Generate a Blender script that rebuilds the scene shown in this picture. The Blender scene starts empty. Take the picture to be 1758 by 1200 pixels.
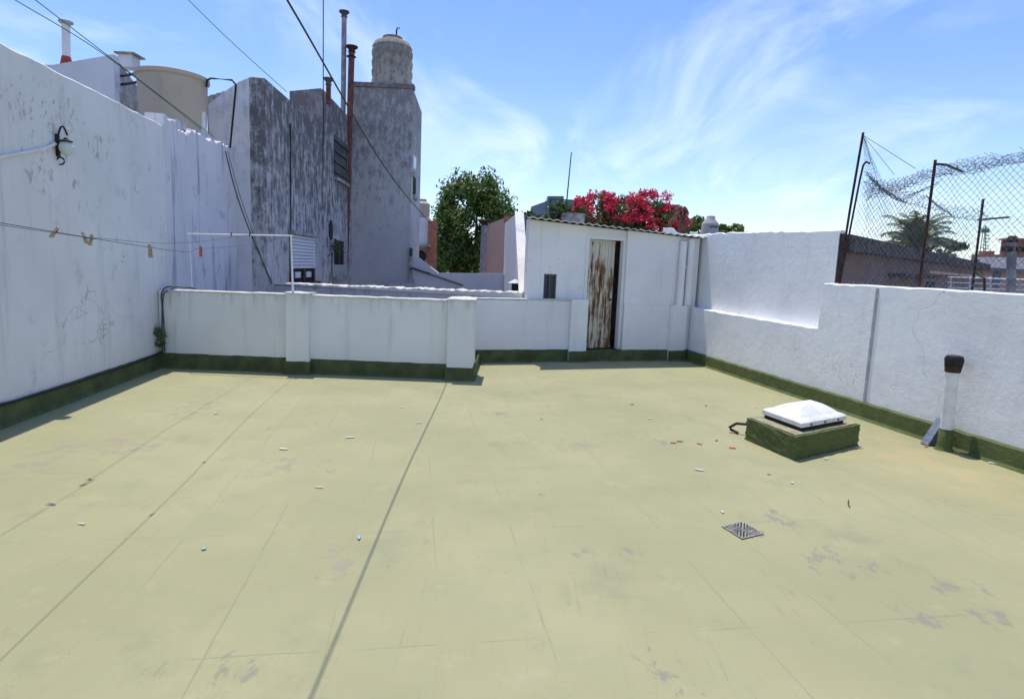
import bpy, bmesh, math, random
import numpy as np
from mathutils import Vector, Matrix
random.seed(7); RNG = np.random.default_rng(7)
SC = bpy.context.scene
COL = SC.collection
# ------------------------------------------------------------------ camera
FPX, HY, ROLL, EYE = 1050.0, 458.0, 0.04, 1.6          # focal length in photo pixels, horizon row, roll, eye height
_p = math.atan((600-HY)/FPX); _r = math.atan(ROLL)
FW = Vector((0, math.cos(_p), -math.sin(_p))); _rt = Vector((1, 0, 0)); _up = _rt.cross(FW)
RT = _rt*math.cos(_r)+_up*math.sin(_r); UP = _up*math.cos(_r)-_rt*math.sin(_r)
cd = bpy.data.cameras.new('camera'); cam = bpy.data.objects.new('camera', cd); COL.objects.link(cam)
cd.sensor_fit = 'HORIZONTAL'; cd.sensor_width = 36; cd.lens = 36*FPX/1758
cd.clip_start = 0.05; cd.clip_end = 5000
m = Matrix((RT, UP, -FW)).transposed().to_4x4(); m.translation = (0, 0, EYE); cam.matrix_world = m
SC.camera = cam
# ------------------------------------------------------------------ sky, sun, exposure
SUNV = Vector((-.12, .26, 1.0)).normalized()            # towards the sun
CLOUD_OFFSET = (5.2, 0.3, 0)
SUN_STRENGTH, SKY_STRENGTH, EXPOSURE = 3.2, 0.15, 0.46
w = bpy.data.worlds.new('World'); SC.world = w; w.use_nodes = True
nt = w.node_tree; nt.nodes.clear()
def wn(t, **k):
    n = nt.nodes.new(t)
    for a, b in k.items(): setattr(n, a, b)
    return n
out = wn('ShaderNodeOutputWorld'); bg = wn('ShaderNodeBackground'); bg.inputs[1].default_value = SKY_STRENGTH
sky = wn('ShaderNodeTexSky', sky_type='NISHITA', sun_disc=False)
sky.sun_elevation = math.asin(SUNV.z); sky.sun_rotation = math.atan2(SUNV.x, SUNV.y)
sky.altitude = 30; sky.air_density = 1.0; sky.dust_density = 0.05; sky.ozone_density = 2.4
tc = wn('ShaderNodeTexCoord'); sep = wn('ShaderNodeSeparateXYZ'); nt.links.new(tc.outputs['Generated'], sep.inputs[0])
def wm(op, a, b=None):
    n = wn('ShaderNodeMath', operation=op)
    for i, v in enumerate((a, b)):
        if v is None: continue
        if isinstance(v, (int, float)): n.inputs[i].default_value = v
        else: nt.links.new(v, n.inputs[i])
    return n.outputs[0]
zc = wm('ADD', wm('MAXIMUM', sep.outputs[2], 0.0), 0.16)
cmb = wn('ShaderNodeCombineXYZ')
nt.links.new(wm('DIVIDE', sep.outputs[0], zc), cmb.inputs[0]); nt.links.new(wm('DIVIDE', sep.outputs[1], zc), cmb.inputs[1])
mp = wn('ShaderNodeMapping'); nt.links.new(cmb.outputs[0], mp.inputs[0])
mp.inputs['Rotation'].default_value = (0, 0, math.radians(-24)); mp.inputs['Scale'].default_value = (1.25, 0.62, 1); mp.inputs['Location'].default_value = CLOUD_OFFSET
nz = wn('ShaderNodeTexNoise'); nz.inputs['Scale'].default_value = 1.25; nz.inputs['Detail'].default_value = 9; nz.inputs['Roughness'].default_value = .58; nz.inputs['Distortion'].default_value = .9
nt.links.new(mp.outputs[0], nz.inputs['Vector'])
nz2 = wn('ShaderNodeTexNoise'); nz2.inputs['Scale'].default_value = .55; nz2.inputs['Detail'].default_value = 3
nt.links.new(mp.outputs[0], nz2.inputs['Vector'])
mr = wn('ShaderNodeMapRange', interpolation_type='SMOOTHSTEP'); mr.inputs[1].default_value = .44; mr.inputs[2].default_value = .76
nt.links.new(nz.outputs[0], mr.inputs[0])
mr2 = wn('ShaderNodeMapRange', interpolation_type='SMOOTHSTEP'); mr2.inputs[1].default_value = .36; mr2.inputs[2].default_value = .60
nt.links.new(nz2.outputs[0], mr2.inputs[0])
cf = wm('MULTIPLY', wm('MULTIPLY', mr.outputs[0], mr2.outputs[0]), .50)
hz = wn('ShaderNodeMapRange', interpolation_type='SMOOTHSTEP'); hz.inputs[1].default_value = .42; hz.inputs[2].default_value = 0.0; hz.inputs[3].default_value = 0; hz.inputs[4].default_value = .04
nt.links.new(sep.outputs[2], hz.inputs[0])
cf = wm('MAXIMUM', cf, hz.outputs[0])
mx = wn('ShaderNodeMix', data_type='RGBA'); nt.links.new(cf, mx.inputs[0]); hsv = wn('ShaderNodeHueSaturation'); hsv.inputs['Saturation'].default_value = 1.30; hsv.inputs['Hue'].default_value = .515; gm = wn('ShaderNodeGamma'); gm.inputs[1].default_value = .80; nt.links.new(sky.outputs[0], gm.inputs[0]); hsv.inputs['Value'].default_value = 1.36; nt.links.new(gm.outputs[0], hsv.inputs['Color']); nt.links.new(hsv.outputs[0], mx.inputs[6])
mx.inputs[7].default_value = (6.0, 6.5, 7.4, 1)
nt.links.new(mx.outputs[2], bg.inputs[0]); nt.links.new(bg.outputs[0], out.inputs[0])
sd = bpy.data.lights.new('sun', 'SUN'); sd.energy = SUN_STRENGTH; sd.angle = math.radians(.5); sd.color = (1, .955, .88)
so = bpy.data.objects.new('sun', sd); COL.objects.link(so); so.rotation_euler = (-SUNV).to_track_quat('-Z', 'Y').to_euler(); so.location = (0, 0, 30)
SC.view_settings.view_transform = 'Standard'; SC.view_settings.look = 'None'; SC.view_settings.exposure = EXPOSURE; SC.view_settings.gamma = 1
SC.render.engine = 'CYCLES'; SC.cycles.max_bounces = 6; SC.cycles.transparent_max_bounces = 8
# ------------------------------------------------------------------ measuring helpers (survey of the place)
def ray(x, y):
    d = FW+RT*((x-879)/FPX)-UP*((y-600)/FPX); return d/d.y
def G(x, y, z=0.0):
    d = ray(x, y); return Vector((0, 0, EYE))+d*((z-EYE)/d.z)
def at(x, y, Y): return Vector((0, 0, EYE))+ray(x, y)*Y
def onp(A, B, x, y):
    n = (Vector((B[0]-A[0], B[1]-A[1], 0))).cross(Vector((0, 0, 1))); d = ray(x, y); e = Vector((0, 0, EYE))
    return e+d*((Vector((A[0], A[1], 0))-e).dot(n)/d.dot(n))
# ------------------------------------------------------------------ mesh helpers
BASE = {}
class MB:
    def __init__(s): s.v = []; s.f = []; s.smooth = False
    def add(s, vs, fs):
        o = len(s.v); s.v += [tuple(q) for q in vs]; s.f += [tuple(i+o for i in f) for f in fs]; return s
    def quad(s, a, b, c, d): return s.add([a, b, c, d], [(0, 1, 2, 3)])
    def box(s, c, size, rz=0, M=None):
        x, y, z = [k/2 for k in size]; R = M or Matrix.Rotation(rz, 3, 'Z'); c = Vector(c)
        vs = [c+R@Vector((i*x, j*y, k*z)) for i in (-1, 1) for j in (-1, 1) for k in (-1, 1)]
        return s.add(vs, [(0, 1, 3, 2), (4, 6, 7, 5), (0, 4, 5, 1), (2, 3, 7, 6), (0, 2, 6, 4), (1, 5, 7, 3)])
    def bevbox(s, c, size, rz=0, b=.01):
        bm = bmesh.new(); bmesh.ops.create_cube(bm, size=1)
        for q in bm.verts: q.co = Vector((q.co.x*size[0], q.co.y*size[1], q.co.z*size[2]))
        bmesh.ops.bevel(bm, geom=list(bm.edges), offset=b, segments=2, affect='EDGES')
        R = Matrix.Rotation(rz, 3, 'Z'); bm.verts.index_update()
        s.add([Vector(c)+R@q.co for q in bm.verts], [[q.index for q in f.verts] for f in bm.faces]); bm.free(); return s
    def tube(s, pts, r, n=6, cap=True):
        pts = [Vector(p) for p in pts]; k = len(pts); rs = r if isinstance(r, (list, tuple)) else [r]*k
        vs = []; ref = None
        for i, p in enumerate(pts):
            t = (pts[min(i+1, k-1)]-pts[max(i-1, 0)])
            t = t.normalized() if t.length > 1e-9 else Vector((0, 0, 1))
            if ref is None: ref = Vector((0, 0, 1)) if abs(t.z) < .9 else Vector((1, 0, 0))
            a = t.cross(ref).normalized(); b = t.cross(a).normalized(); ref = a.cross(t)*1.0 if False else ref
            for j in range(n):
                q = 2*math.pi*j/n; vs.append(p+(a*math.cos(q)+b*math.sin(q))*rs[i])
        fs = [(i*n+j, i*n+(j+1) % n, (i+1)*n+(j+1) % n, (i+1)*n+j) for i in range(k-1) for j in range(n)]
        if cap: fs += [tuple(range(n))[::-1], tuple((k-1)*n+j for j in range(n))]
        return s.add(vs, fs)
    def lathe(s, prof, c, n=24, M=None):
        c = Vector(c); vs = []; R = M or Matrix.Identity(3)
        for (r, z) in prof:
            for j in range(n):
                q = 2*math.pi*j/n; vs.append(c+R@Vector((r*math.cos(q), r*math.sin(q), z)))
        k = len(prof)
        fs = [(i*n+j, i*n+(j+1) % n, (i+1)*n+(j+1) % n, (i+1)*n+j) for i in range(k-1) for j in range(n)]
        fs += [tuple(range(n))[::-1], tuple((k-1)*n+j for j in range(n))]
        return s.add(vs, fs)
    def prism(s, outline, dvec):
        """outline: list of 3D points (planar), extruded by dvec"""
        k = len(outline); a = [Vector(p) for p in outline]; b = [p+Vector(dvec) for p in a]
        return s.add(a+b, [tuple(range(k)), tuple(range(k, 2*k))[::-1]]+[(i, (i+1) % k, k+(i+1) % k, k+i) for i in range(k)])
    def build(s, name, mat, parent=None, smooth=False):
        base = BASE.get(parent, Vector((0, 0, 0))) if parent else Vector((0, 0, 0))
        me = bpy.data.meshes.new(name)
        if not parent and getattr(s, 'origin', None) is not None: base = s.origin
        me.from_pydata([(q[0]-base.x, q[1]-base.y, q[2]-base.z) for q in s.v], [], s.f)
        bm = bmesh.new(); bm.from_mesh(me); bmesh.ops.recalc_face_normals(bm, faces=bm.faces); bm.to_mesh(me); bm.free()
        me.materials.append(mat)
        if smooth:
            me.polygons.foreach_set('use_smooth', [True]*len(me.polygons))
            try: me.set_sharp_from_angle(angle=math.radians(40))
            except Exception: pass
        o = bpy.data.objects.new(name, me); COL.objects.link(o)
        if parent: o.parent = parent; BASE[o] = base
        else: o.location = base; BASE[o] = base
        return o
def raw(name, V, F, mat, parent=None, kind=None):
    """big leaf meshes straight from numpy"""
    base = BASE.get(parent, Vector((0, 0, 0))) if parent else Vector((0, 0, 0))
    me = bpy.data.meshes.new(name); me.from_pydata((np.asarray(V)-np.array(base)).tolist(), [], F.tolist() if hasattr(F, 'tolist') else F)
    me.materials.append(mat); o = bpy.data.objects.new(name, me); COL.objects.link(o); o.parent = parent
    if kind: o['kind'] = kind
    return o
def tag(o, label=None, cat=None, group=None, kind=None):
    if label: o['label'] = label
    if cat: o['category'] = cat
    if group: o['group'] = group
    if kind: o['kind'] = kind
    return o
def thing(name, label, cat, loc, group=None):
    o = bpy.data.objects.new(name, None); COL.objects.link(o); o.location = loc; BASE[o] = Vector(loc); o.empty_display_size = .1
    return tag(o, label, cat, group)
def slab(A, B, z0, tops, t, side=1, bev=.015, jit=0.0, seg=.12, push=0.0, mb=None):
    """wall from plan point A to B. tops: list of (u, z) top profile; thickness t away to `side` (1 = left of A>B)"""
    mb = mb or MB(); A = Vector((A[0], A[1], 0)); B = Vector((B[0], B[1], 0)); d = (B-A); L = d.length; d /= L
    n = Vector((-d.y, d.x, 0))*side; A = A+n*push
    us = sorted(set([0, L]+[u for u, _ in tops]+list(np.arange(seg, L, seg)))); us = [u for u in us if 0 <= u <= L]
    def top(u):
        for (a, za), (b, zb) in zip(tops, tops[1:]):
            if a <= u <= b: return za+(zb-za)*(u-a)/max(b-a, 1e-6)
        return tops[-1][1] if u > tops[-1][0] else tops[0][1]
    vs = []; fs = []
    for u in us:
        zt = top(u)+random.uniform(-jit, jit); o1 = random.uniform(-jit, jit)*.5; o2 = random.uniform(-jit, jit)*.5
        p = A+d*u
        for (q, z) in ((0, z0), (0, zt-bev+o1), (bev, zt), (t-bev, zt+o2), (t, zt-bev), (t, z0)): vs.append(p+n*q+Vector((0, 0, z)))
    k = 6
    for i in range(len(us)-1):
        for j in range(k): fs.append((i*k+j, i*k+(j+1) % k, (i+1)*k+(j+1) % k, (i+1)*k+j))
    fs += [tuple(range(k)), tuple((len(us)-1)*k+j for j in range(k))]
    return mb.add(vs, fs)
# ------------------------------------------------------------------ materials
class NM:
    def __init__(s, name):
        s.m = bpy.data.materials.new(name); s.m.use_nodes = True; s.t = s.m.node_tree; s.t.nodes.clear()
        s.o = s.t.nodes.new('ShaderNodeOutputMaterial'); s.b = s.t.nodes.new('ShaderNodeBsdfPrincipled'); s.t.links.new(s.b.outputs[0], s.o.inputs[0])
        s.tc = s.t.nodes.new('ShaderNodeTexCoord').outputs['Object']
    def put(s, sock, v):
        if isinstance(v, (int, float)): sock.default_value = v
        elif isinstance(v, (tuple, list)): sock.default_value = tuple(v) if len(v) != 3 or sock.type != 'RGBA' else (*v, 1)
        else: s.t.links.new(v, sock)
    def map(s, scale=(1, 1, 1), loc=(0, 0, 0), rot=(0, 0, 0), vec=None):
        n = s.t.nodes.new('ShaderNodeMapping'); s.t.links.new(vec or s.tc, n.inputs[0]); n.inputs['Scale'].default_value = scale; n.inputs['Location'].default_value = loc; n.inputs['Rotation'].default_value = rot; return n.outputs[0]
    def noise(s, scale, detail=5, rough=.55, vec=None, dist=0.0):
        n = s.t.nodes.new('ShaderNodeTexNoise'); s.t.links.new(vec or s.tc, n.inputs['Vector']); n.inputs['Scale'].default_value = scale; n.inputs['Detail'].default_value = detail; n.inputs['Roughness'].default_value = rough; n.inputs['Distortion'].default_value = dist; return n.outputs[0]
    def voro(s, scale, vec=None, feature='DISTANCE_TO_EDGE'):
        n = s.t.nodes.new('ShaderNodeTexVoronoi'); n.feature = feature; s.t.links.new(vec or s.tc, n.inputs['Vector']); n.inputs['Scale'].default_value = scale; return n.outputs['Distance']
    def rng(s, f, a, b, c=0.0, d=1.0):
        n = s.t.nodes.new('ShaderNodeMapRange'); n.interpolation_type = 'SMOOTHSTEP'; s.put(n.inputs[0], f)
        for i, v in enumerate((a, b, c, d)): n.inputs[i+1].default_value = v
        return n.outputs[0]
    def math(s, op, a, b=0.0):
        n = s.t.nodes.new('ShaderNodeMath'); n.operation = op; s.put(n.inputs[0], a); s.put(n.inputs[1], b); return n.outputs[0]
    def mul(s, a, b): return s.math('MULTIPLY', a, b)
    def mix(s, f, a, b):
        n = s.t.nodes.new('ShaderNodeMix'); n.data_type = 'RGBA'; s.put(n.inputs[0], f); s.put(n.inputs[6], a); s.put(n.inputs[7], b); return n.outputs[2]
    def dist(s, p, r0, r1, scale=(1, 1, 1)):
        """1 inside r0 of point p, 0 beyond r1"""
        v = s.t.nodes.new('ShaderNodeVectorMath'); v.operation = 'SUBTRACT'; s.t.links.new(s.tc, v.inputs[0]); v.inputs[1].default_value = p
        v2 = s.t.nodes.new('ShaderNodeVectorMath'); v2.operation = 'MULTIPLY'; s.t.links.new(v.outputs[0], v2.inputs[0]); v2.inputs[1].default_value = scale
        l = s.t.nodes.new('ShaderNodeVectorMath'); l.operation = 'LENGTH'; s.t.links.new(v2.outputs[0], l.inputs[0]); return s.rng(l.outputs['Value'], r0, r1, 1, 0)
    def z(s):
        n = s.t.nodes.new('ShaderNodeSeparateXYZ'); s.t.links.new(s.tc, n.inputs[0]); return n.outputs[2]
    def bump(s, h, strength=.3, dist=.01):
        n = s.t.nodes.new('ShaderNodeBump'); n.inputs['Strength'].default_value = strength; n.inputs['Distance'].default_value = dist; s.put(n.inputs['Height'], h); s.t.links.new(n.outputs[0], s.b.inputs['Normal'])
    def done(s, col, rough=.85, metal=0.0, spec=.3):
        s.put(s.b.inputs['Base Color'], col); s.put(s.b.inputs['Roughness'], rough); s.put(s.b.inputs['Metallic'], metal); s.b.inputs['Specular IOR Level'].default_value = spec; return s.m
def simple(name, col, rough=.7, metal=0.0, var=.15, scale=12, bump=.15, spec=.3):
    n = NM(name); f = n.noise(scale, 6, .6); dark = tuple(c*(1-var*1.6) for c in col); lite = tuple(min(1, c*(1+var)) for c in col)
    c = n.mix(n.rng(f, .3, .7), dark, lite)
    if bump: n.bump(n.noise(scale*6, 4), bump, .004)
    return n.done(c, rough, metal, spec)
def stucco(name, base, dirt=(.25, .24, .25), dirt_amt=.3, streak=.25, bump=.35, bscale=9, peel=None, crack=.0, dist=.012, tint=None, drip=None):
    """painted render: blotches, rain streaks, hairline cracks, flaked patches, trowelled relief"""
    n = NM(name)
    c = n.mix(n.rng(n.noise(.9, 4), .3, .7), tuple(q*.93 for q in base), tuple(min(.9, q*1.04) for q in base))
    if tint: c = n.mix(n.rng(n.noise(.5, 2), .45, .7, 0, .6), c, tint)
    st = n.noise(1, 6, .6, n.map((7, 7, .55)))
    c = n.mix(n.mul(n.rng(st, .52, .78), streak), c, dirt)
    c = n.mix(n.mul(n.rng(n.noise(3.2, 9, .68), .56, .74), dirt_amt), c, dirt)
    c = n.mix(n.mul(n.rng(n.noise(38, 5, .7), .66, .74), dirt_amt*.8), c, dirt)
    if drip:
        dz = n.rng(n.math('ADD', n.z(), n.mul(n.noise(1, 4, .6, n.map((9, 9, .3))), drip[1]*1.6)), drip[0]+drip[1]*.35, drip[0]+drip[1]*.95); c = n.mix(n.mul(dz, n.rng(n.noise(1, 6, .65, n.map((11, 11, .5))), .40, .62, 0, .55)), c, dirt)
    h = n.mul(n.math('ADD', n.noise(bscale, 6, .62), n.mul(n.noise(bscale*5, 5, .65), .45)), n.rng(n.noise(1.1, 3), .35, .65, .35, 1.15))
    if crack:
        cr = n.rng(n.voro(.9, n.map((1, 1, 1), vec=None)), 0.0, .006, 1, 0)
        wv = n.t.nodes.new('ShaderNodeVectorMath'); wv.operation = 'ADD'
        nn = n.t.nodes.new('ShaderNodeTexNoise'); nn.inputs['Scale'].default_value = 3; n.t.links.new(n.tc, nn.inputs['Vector'])
        n.t.links.new(n.tc, wv.inputs[0]); n.t.links.new(nn.outputs['Color'], wv.inputs[1])
        cr = n.mul(n.rng(n.voro(.75, wv.outputs[0]), 0.0, .007, 1, 0), n.rng(n.noise(.8, 2), .5, .62))
        c = n.mix(n.mul(cr, crack), c, tuple(q*.45 for q in dirt)); h = n.math('SUBTRACT', h, n.mul(cr, .6))
    if peel:
        under, amt, pts = peel
        msk = None
        for (p, r0, r1, sc) in pts:
            q = n.dist(p, r0, r1, sc); msk = q if msk is None else n.math('MAXIMUM', msk, q)
        pn = n.noise(15, 10, .74, n.map((1, 1, .6)), .3)
        pm = n.rng(n.math('ADD', pn, n.mul(msk, .15)), .69, .72)
        pm = n.mul(pm, n.rng(msk, .02, .2))
        c = n.mix(n.mul(pm, amt), c, n.mix(n.rng(n.noise(16, 4), .4, .6), under, tuple(q*.62 for q in under)))
        h = n.math('SUBTRACT', h, n.mul(pm, .5))
    n.bump(h, bump, dist)
    return n.done(c, .9)
M = {}
# terrace paint
def floor_mat():
    n = NM('floor_membrane')
    base = n.mix(n.rng(n.noise(.55, 4, .6), .3, .7), (.298, .285, .150), (.362, .338, .182))
    base = n.mix(n.rng(n.noise(2.4, 6, .6), .45, .75, 0, .5), base, (.275, .29, .158))
    base = n.mix(n.rng(n.noise(60, 4, .7), .52, .75, 0, .45), base, (.27, .26, .15))
    base = n.mix(n.rng(n.noise(1.3, 8, .7, n.map((1, 1, 1), loc=(5, 2, 0))), .54, .70, 0, .55), base, (.235, .245, .14))
    base = n.mix(n.rng(n.noise(5.5, 8, .75, n.map((1, .5, 1), rot=(0, 0, .2))), .60, .70, 0, .5), base, (.22, .20, .13))
    base = n.mix(n.rng(n.noise(3.1, 9, .72, n.map((1, 1, 1), loc=(9, 4, 0))), .56, .68, 0, .5), base, (.38, .345, .205))
    base = n.mix(n.rng(n.noise(26, 6, .75), .66, .72, 0, .85), base, (.13, .12, .085))
    # seams of the membrane rolls
    rot = n.map((1, 1, 1), rot=(0, 0, math.radians(-9)))
    wob = n.t.nodes.new('ShaderNodeVectorMath'); wob.operation = 'ADD'; n.t.links.new(rot, wob.inputs[0])
    sc = n.t.nodes.new('ShaderNodeVectorMath'); sc.operation = 'SCALE'; sc.inputs['Scale'].default_value = .03
    nn = n.t.nodes.new('ShaderNodeTexNoise'); nn.inputs['Scale'].default_value = 1.5; n.t.links.new(n.tc, nn.inputs['Vector']); n.t.links.new(nn.outputs['Color'], sc.inputs[0]); n.t.links.new(sc.outputs[0], wob.inputs[1])
    sp = n.t.nodes.new('ShaderNodeSeparateXYZ'); n.t.links.new(wob.outputs[0], sp.inputs[0])
    def seam(c, per, off, wd):
        f = n.math('ABSOLUTE', n.math('SUBTRACT', n.math('FRACT', n.math('ADD', n.mul(c, 1/per), off)), .5)); return n.rng(f, 0, wd/per, 1, 0)
    sx = n.mul(seam(sp.outputs[0], .47, .2, .007), n.rng(n.noise(1.1, 3), .45, .62)); sy = n.mul(seam(sp.outputs[1], 1.13, .35, .008), n.rng(n.noise(1.6, 3), .5, .62))
    s_ = n.math('MAXIMUM', sx, sy); base = n.mix(n.mul(s_, .42), base, (.17, .17, .11))
    # long thin scuffs along the rolls
    scf = n.rng(n.noise(1, 7, .7, n.map((9, 1.2, 1), rot=(0, 0, math.radians(14)))), .63, .72); base = n.mix(n.mul(scf, n.rng(n.noise(.7, 2), .40, .60, 0, .6)), base, (.22, .20, .15))
    fine = n.noise(1, 8, .75, n.map((34, 1.6, 1), rot=(0, 0, math.radians(9)))); base = n.mix(n.mul(n.rng(fine, .55, .70), n.rng(n.noise(1.7, 4), .35, .65, .1, .55)), base, (.21, .195, .115))
    base = n.mix(n.rng(n.noise(95, 3, .8), .68, .74, 0, .6), base, (.13, .12, .08))
    # worn pinkish grey primer
    worn = None
    for (px, py, r) in ((205, 762, .6), (240, 768, .4), (110, 770, .5), (330, 700, .7), (300, 640, .4), (60, 800, .5), (480, 800, .4), (575, 965, .3)):
        g = G(px, py); q = n.dist((g.x, g.y, 0), 0, r, (1, .55, 1)); worn = q if worn is None else n.math('MAXIMUM', worn, q)
    wf = n.rng(n.math('ADD', n.noise(9, 9, .72), n.mul(worn, .16)), .60, .74); base = n.mix(n.mul(n.mul(wf, worn), .8), base, (.29, .24, .18))
    gr = None
    for (px, py, r) in ((1430, 965, .33), (1480, 975, .33), (1330, 885, .22), (1405, 945, .22), (1000, 945, .16), (1650, 1015, .3), (1700, 1060, .22), (1150, 760, .3), (1110, 1125, .16), (1140, 1175, .2), (1290, 912, .24), (860, 712, .3), (1340, 895, .2), (555, 808, .16), (940, 850, .15), (1570, 1060, .25), (400, 1150, .2), (1080, 950, .12)):
        g = G(px, py); q = n.dist((g.x, g.y, 0), .02, r); gr = q if gr is None else n.math('MAXIMUM', gr, q)
    gf = n.rng(n.math('ADD', n.noise(11, 9, .72, n.map((1, .55, 1), rot=(0, 0, math.radians(35)))), n.mul(gr, .14)), .63, .70); base = n.mix(n.mul(n.mul(gf, n.rng(gr, 0, .25)), .75), base, (.225, .212, .165))
    g = G(1650, 800); ru = n.dist((g.x, g.y, 0), .1, 1.3, (1, .8, 1)); base = n.mix(n.mul(ru, n.rng(n.noise(2.5, 5), .35, .65, .1, .5)), base, (.47, .36, .17))
    h = n.math('ADD', n.noise(3, 5), n.math('ADD', n.mul(n.noise(70, 4, .7), .22), n.mul(s_, -.35)))
    n.bump(h, .30, .01)
    return n.done(base, n.rng(n.noise(4, 4), .3, .7, .62, .8), 0, .3)
M['floor'] = floor_mat()
M['skirt'] = simple('green_skirting_paint', (.088, .106, .038), .75, var=.2, scale=5, bump=.55)
def skirt_rough():
    n = NM('green_skirting_rough'); c = n.mix(n.rng(n.noise(6, 6), .3, .7), (.085, .11, .034), (.12, .145, .05))
    c = n.mix(n.rng(n.noise(30, 6, .7), .62, .7, 0, .5), c, (.06, .075, .03)); n.bump(n.math('ADD', n.noise(26, 6, .7), n.noise(7, 3)), .8, .02); return n.done(c, .8)
M['skirt_rough'] = skirt_rough()
LA, LB = Vector((-4.52, 5.27, 0)), Vector((-4.95, 8.56, 0)); LD = (LB-LA).normalized()
def lp(px, py): return tuple(onp(LA, LB, px, py))
def lq(px, py): p = onp(LA, LB, px, py); return (p.x-LA.x, p.y-LA.y, p.z)
M['white_left'] = stucco('white_wall_flaking', (.71, .695, .68), (.22, .21, .20), .30, .30, .40, 7, crack=.45,
    peel=((.34, .31, .28), .55, [(lq(95, 215), .1, .95, (1, .8, 1.1)), (lq(40, 190), .05, .6, (1, 1, 1)), (lq(70, 290), .1, .6, (1, 1, 1)), (lq(175, 255), .05, .6, (1, 1, 1)), (lq(135, 330), .02, .35, (1, 1, .7))]))
M['white_old'] = stucco('white_wall_lilac_old', (.68, .66, .70), (.14, .13, .15), .55, .95, .4, 7)
M['white_par'] = stucco('parapet_offwhite', (.77, .775, .74), (.36, .35, .32), .14, .28, .25, 7, drip=(1.1, .5))
M['white_shed'] = stucco('shed_white', (.82, .81, .795), (.34, .33, .32), .14, .25, .3, 7, crack=.25)
M['white_right'] = stucco('right_wall_white', (.87, .86, .845), (.42, .40, .38), .20, .16, .55, 11, crack=.3, dist=.018)
M['coping'] = stucco('crumbling_coping', (.70, .67, .62), (.22, .19, .17), .75, .1, .9, 16, dist=.03)
M['stained_low'] = stucco('stained_low_wall', (.50, .48, .52), (.13, .12, .13), .75, .75, .6, 10)
def mould(name, base, amt, z0, z1, dark=(.055, .052, .058)):
    n = NM(name)
    c = n.mix(n.rng(n.noise(.8, 4), .3, .7), tuple(q*.85 for q in base), base)
    c = n.mix(n.rng(n.noise(1.4, 6, .6), .55, .75, 0, .5), c, (.42, .34, .27))
    grad = n.rng(n.z(), z0, z1, 0, 1)
    s1 = n.noise(1, 12, .74, n.map((9, 9, 2.0))); s2 = n.noise(3.6, 12, .76)
    t = n.math('ADD', n.mul(s1, .5), n.mul(s2, .5)); t = n.math('ADD', n.math('SUBTRACT', t, .07), n.mul(grad, .155))
    c = n.mix(n.mul(n.rng(t, .455, .61), amt), c, dark)
    c = n.mix(n.mul(n.rng(n.noise(15, 8, .75, n.map((1, 1, .4))), .58, .66), .65*amt), c, dark)
    fl = n.rng(n.noise(9, 9, .7, n.map((1, 1, .35), loc=(3, 1, 7))), .60, .66); c = n.mix(n.mul(fl, .55), c, tuple(min(.8, q*1.15) for q in base))
    n.bump(n.math('ADD', n.noise(8, 6, .65), n.mul(t, .6)), .55, .02); return n.done(c, .93)
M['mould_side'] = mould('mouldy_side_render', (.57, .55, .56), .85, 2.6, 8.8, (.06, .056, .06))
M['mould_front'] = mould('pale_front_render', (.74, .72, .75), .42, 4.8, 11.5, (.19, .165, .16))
M['mould_tower'] = mould('tower_render', (.57, .55, .545), .66, 5.0, 11.0, (.12, .11, .115))
M['mould_rear'] = mould('rear_block_render', (.42, .38, .40), .75, 5.0, 10.5, (.12, .10, .105))
M['far_white'] = stucco('far_white_wall', (.72, .71, .74), (.35, .33, .33), .2, .3, .2, 5)
M['pink'] = stucco('pink_render', (.62, .40, .33), (.30, .20, .17), .3, .35, .3, 6)
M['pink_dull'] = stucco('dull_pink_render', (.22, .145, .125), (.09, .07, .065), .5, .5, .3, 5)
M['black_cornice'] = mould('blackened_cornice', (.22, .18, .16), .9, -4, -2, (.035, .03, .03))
M['terracotta'] = simple('terracotta', (.42, .17, .11), .85, var=.2, scale=6)
M['brick'] = simple('far_brick', (.33, .15, .11), .9, var=.2, scale=4)
M['concrete'] = simple('concrete', (.36, .34, .32), .9, var=.25, scale=6, bump=.4)
M['slate'] = simple('grey_slate_roof', (.16, .16, .18), .8, var=.2)
M['tank_beige'] = stucco('beige_tank', (.50, .42, .34), (.26, .21, .17), .25, .35, .2, 5)
M['tank_old'] = mould('fibrocement_tank', (.50, .46, .40), .75, -.6, 1.7, (.15, .13, .11))
M['tank_grey'] = simple('grey_tank', (.44, .42, .40), .8, var=.1)
M['white_metal'] = simple('white_metal', (.74, .74, .73), .5, var=.05, bump=.05)
M['white_plastic'] = simple('white_plastic', (.76, .755, .73), .45, var=.09, scale=7, bump=.03, spec=.5)
M['rust'] = simple('rusty_iron', (.075, .04, .033), .85, .2, var=.35, scale=20)
M['red_pipe'] = simple('red_oxide_pipe', (.17, .06, .05), .75, var=.3, scale=9)
M['grey_pipe'] = simple('grey_lilac_pipe', (.33, .29, .31), .7, var=.2, scale=9)
M['black'] = simple('black_rubber', (.018, .018, .02), .55, var=.2)
M['black_iron'] = simple('black_iron', (.022, .02, .02), .6, var=.3)
M['cable_grey'] = simple('grey_cable', (.10, .10, .11), .6)
M['cable_green'] = simple('green_wire', (.03, .10, .045), .6)
M['wire'] = simple('galvanised_wire', (.20, .20, .23), .55, .5, var=.2)
M['wire_dark'] = simple('dark_blue_wire', (.07, .075, .12), .6, .3)
M['dark'] = simple('dark_void', (.02, .02, .022), .9)
M['wood_dark'] = simple('dark_wood', (.10, .05, .03), .7, var=.3)
M['glass'] = NM('window_glass').done((.03, .035, .045), .08, 0, .6)
M['frosted'] = NM('globe_glass').done((.55, .62, .58), .18, 0, .6)
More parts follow.
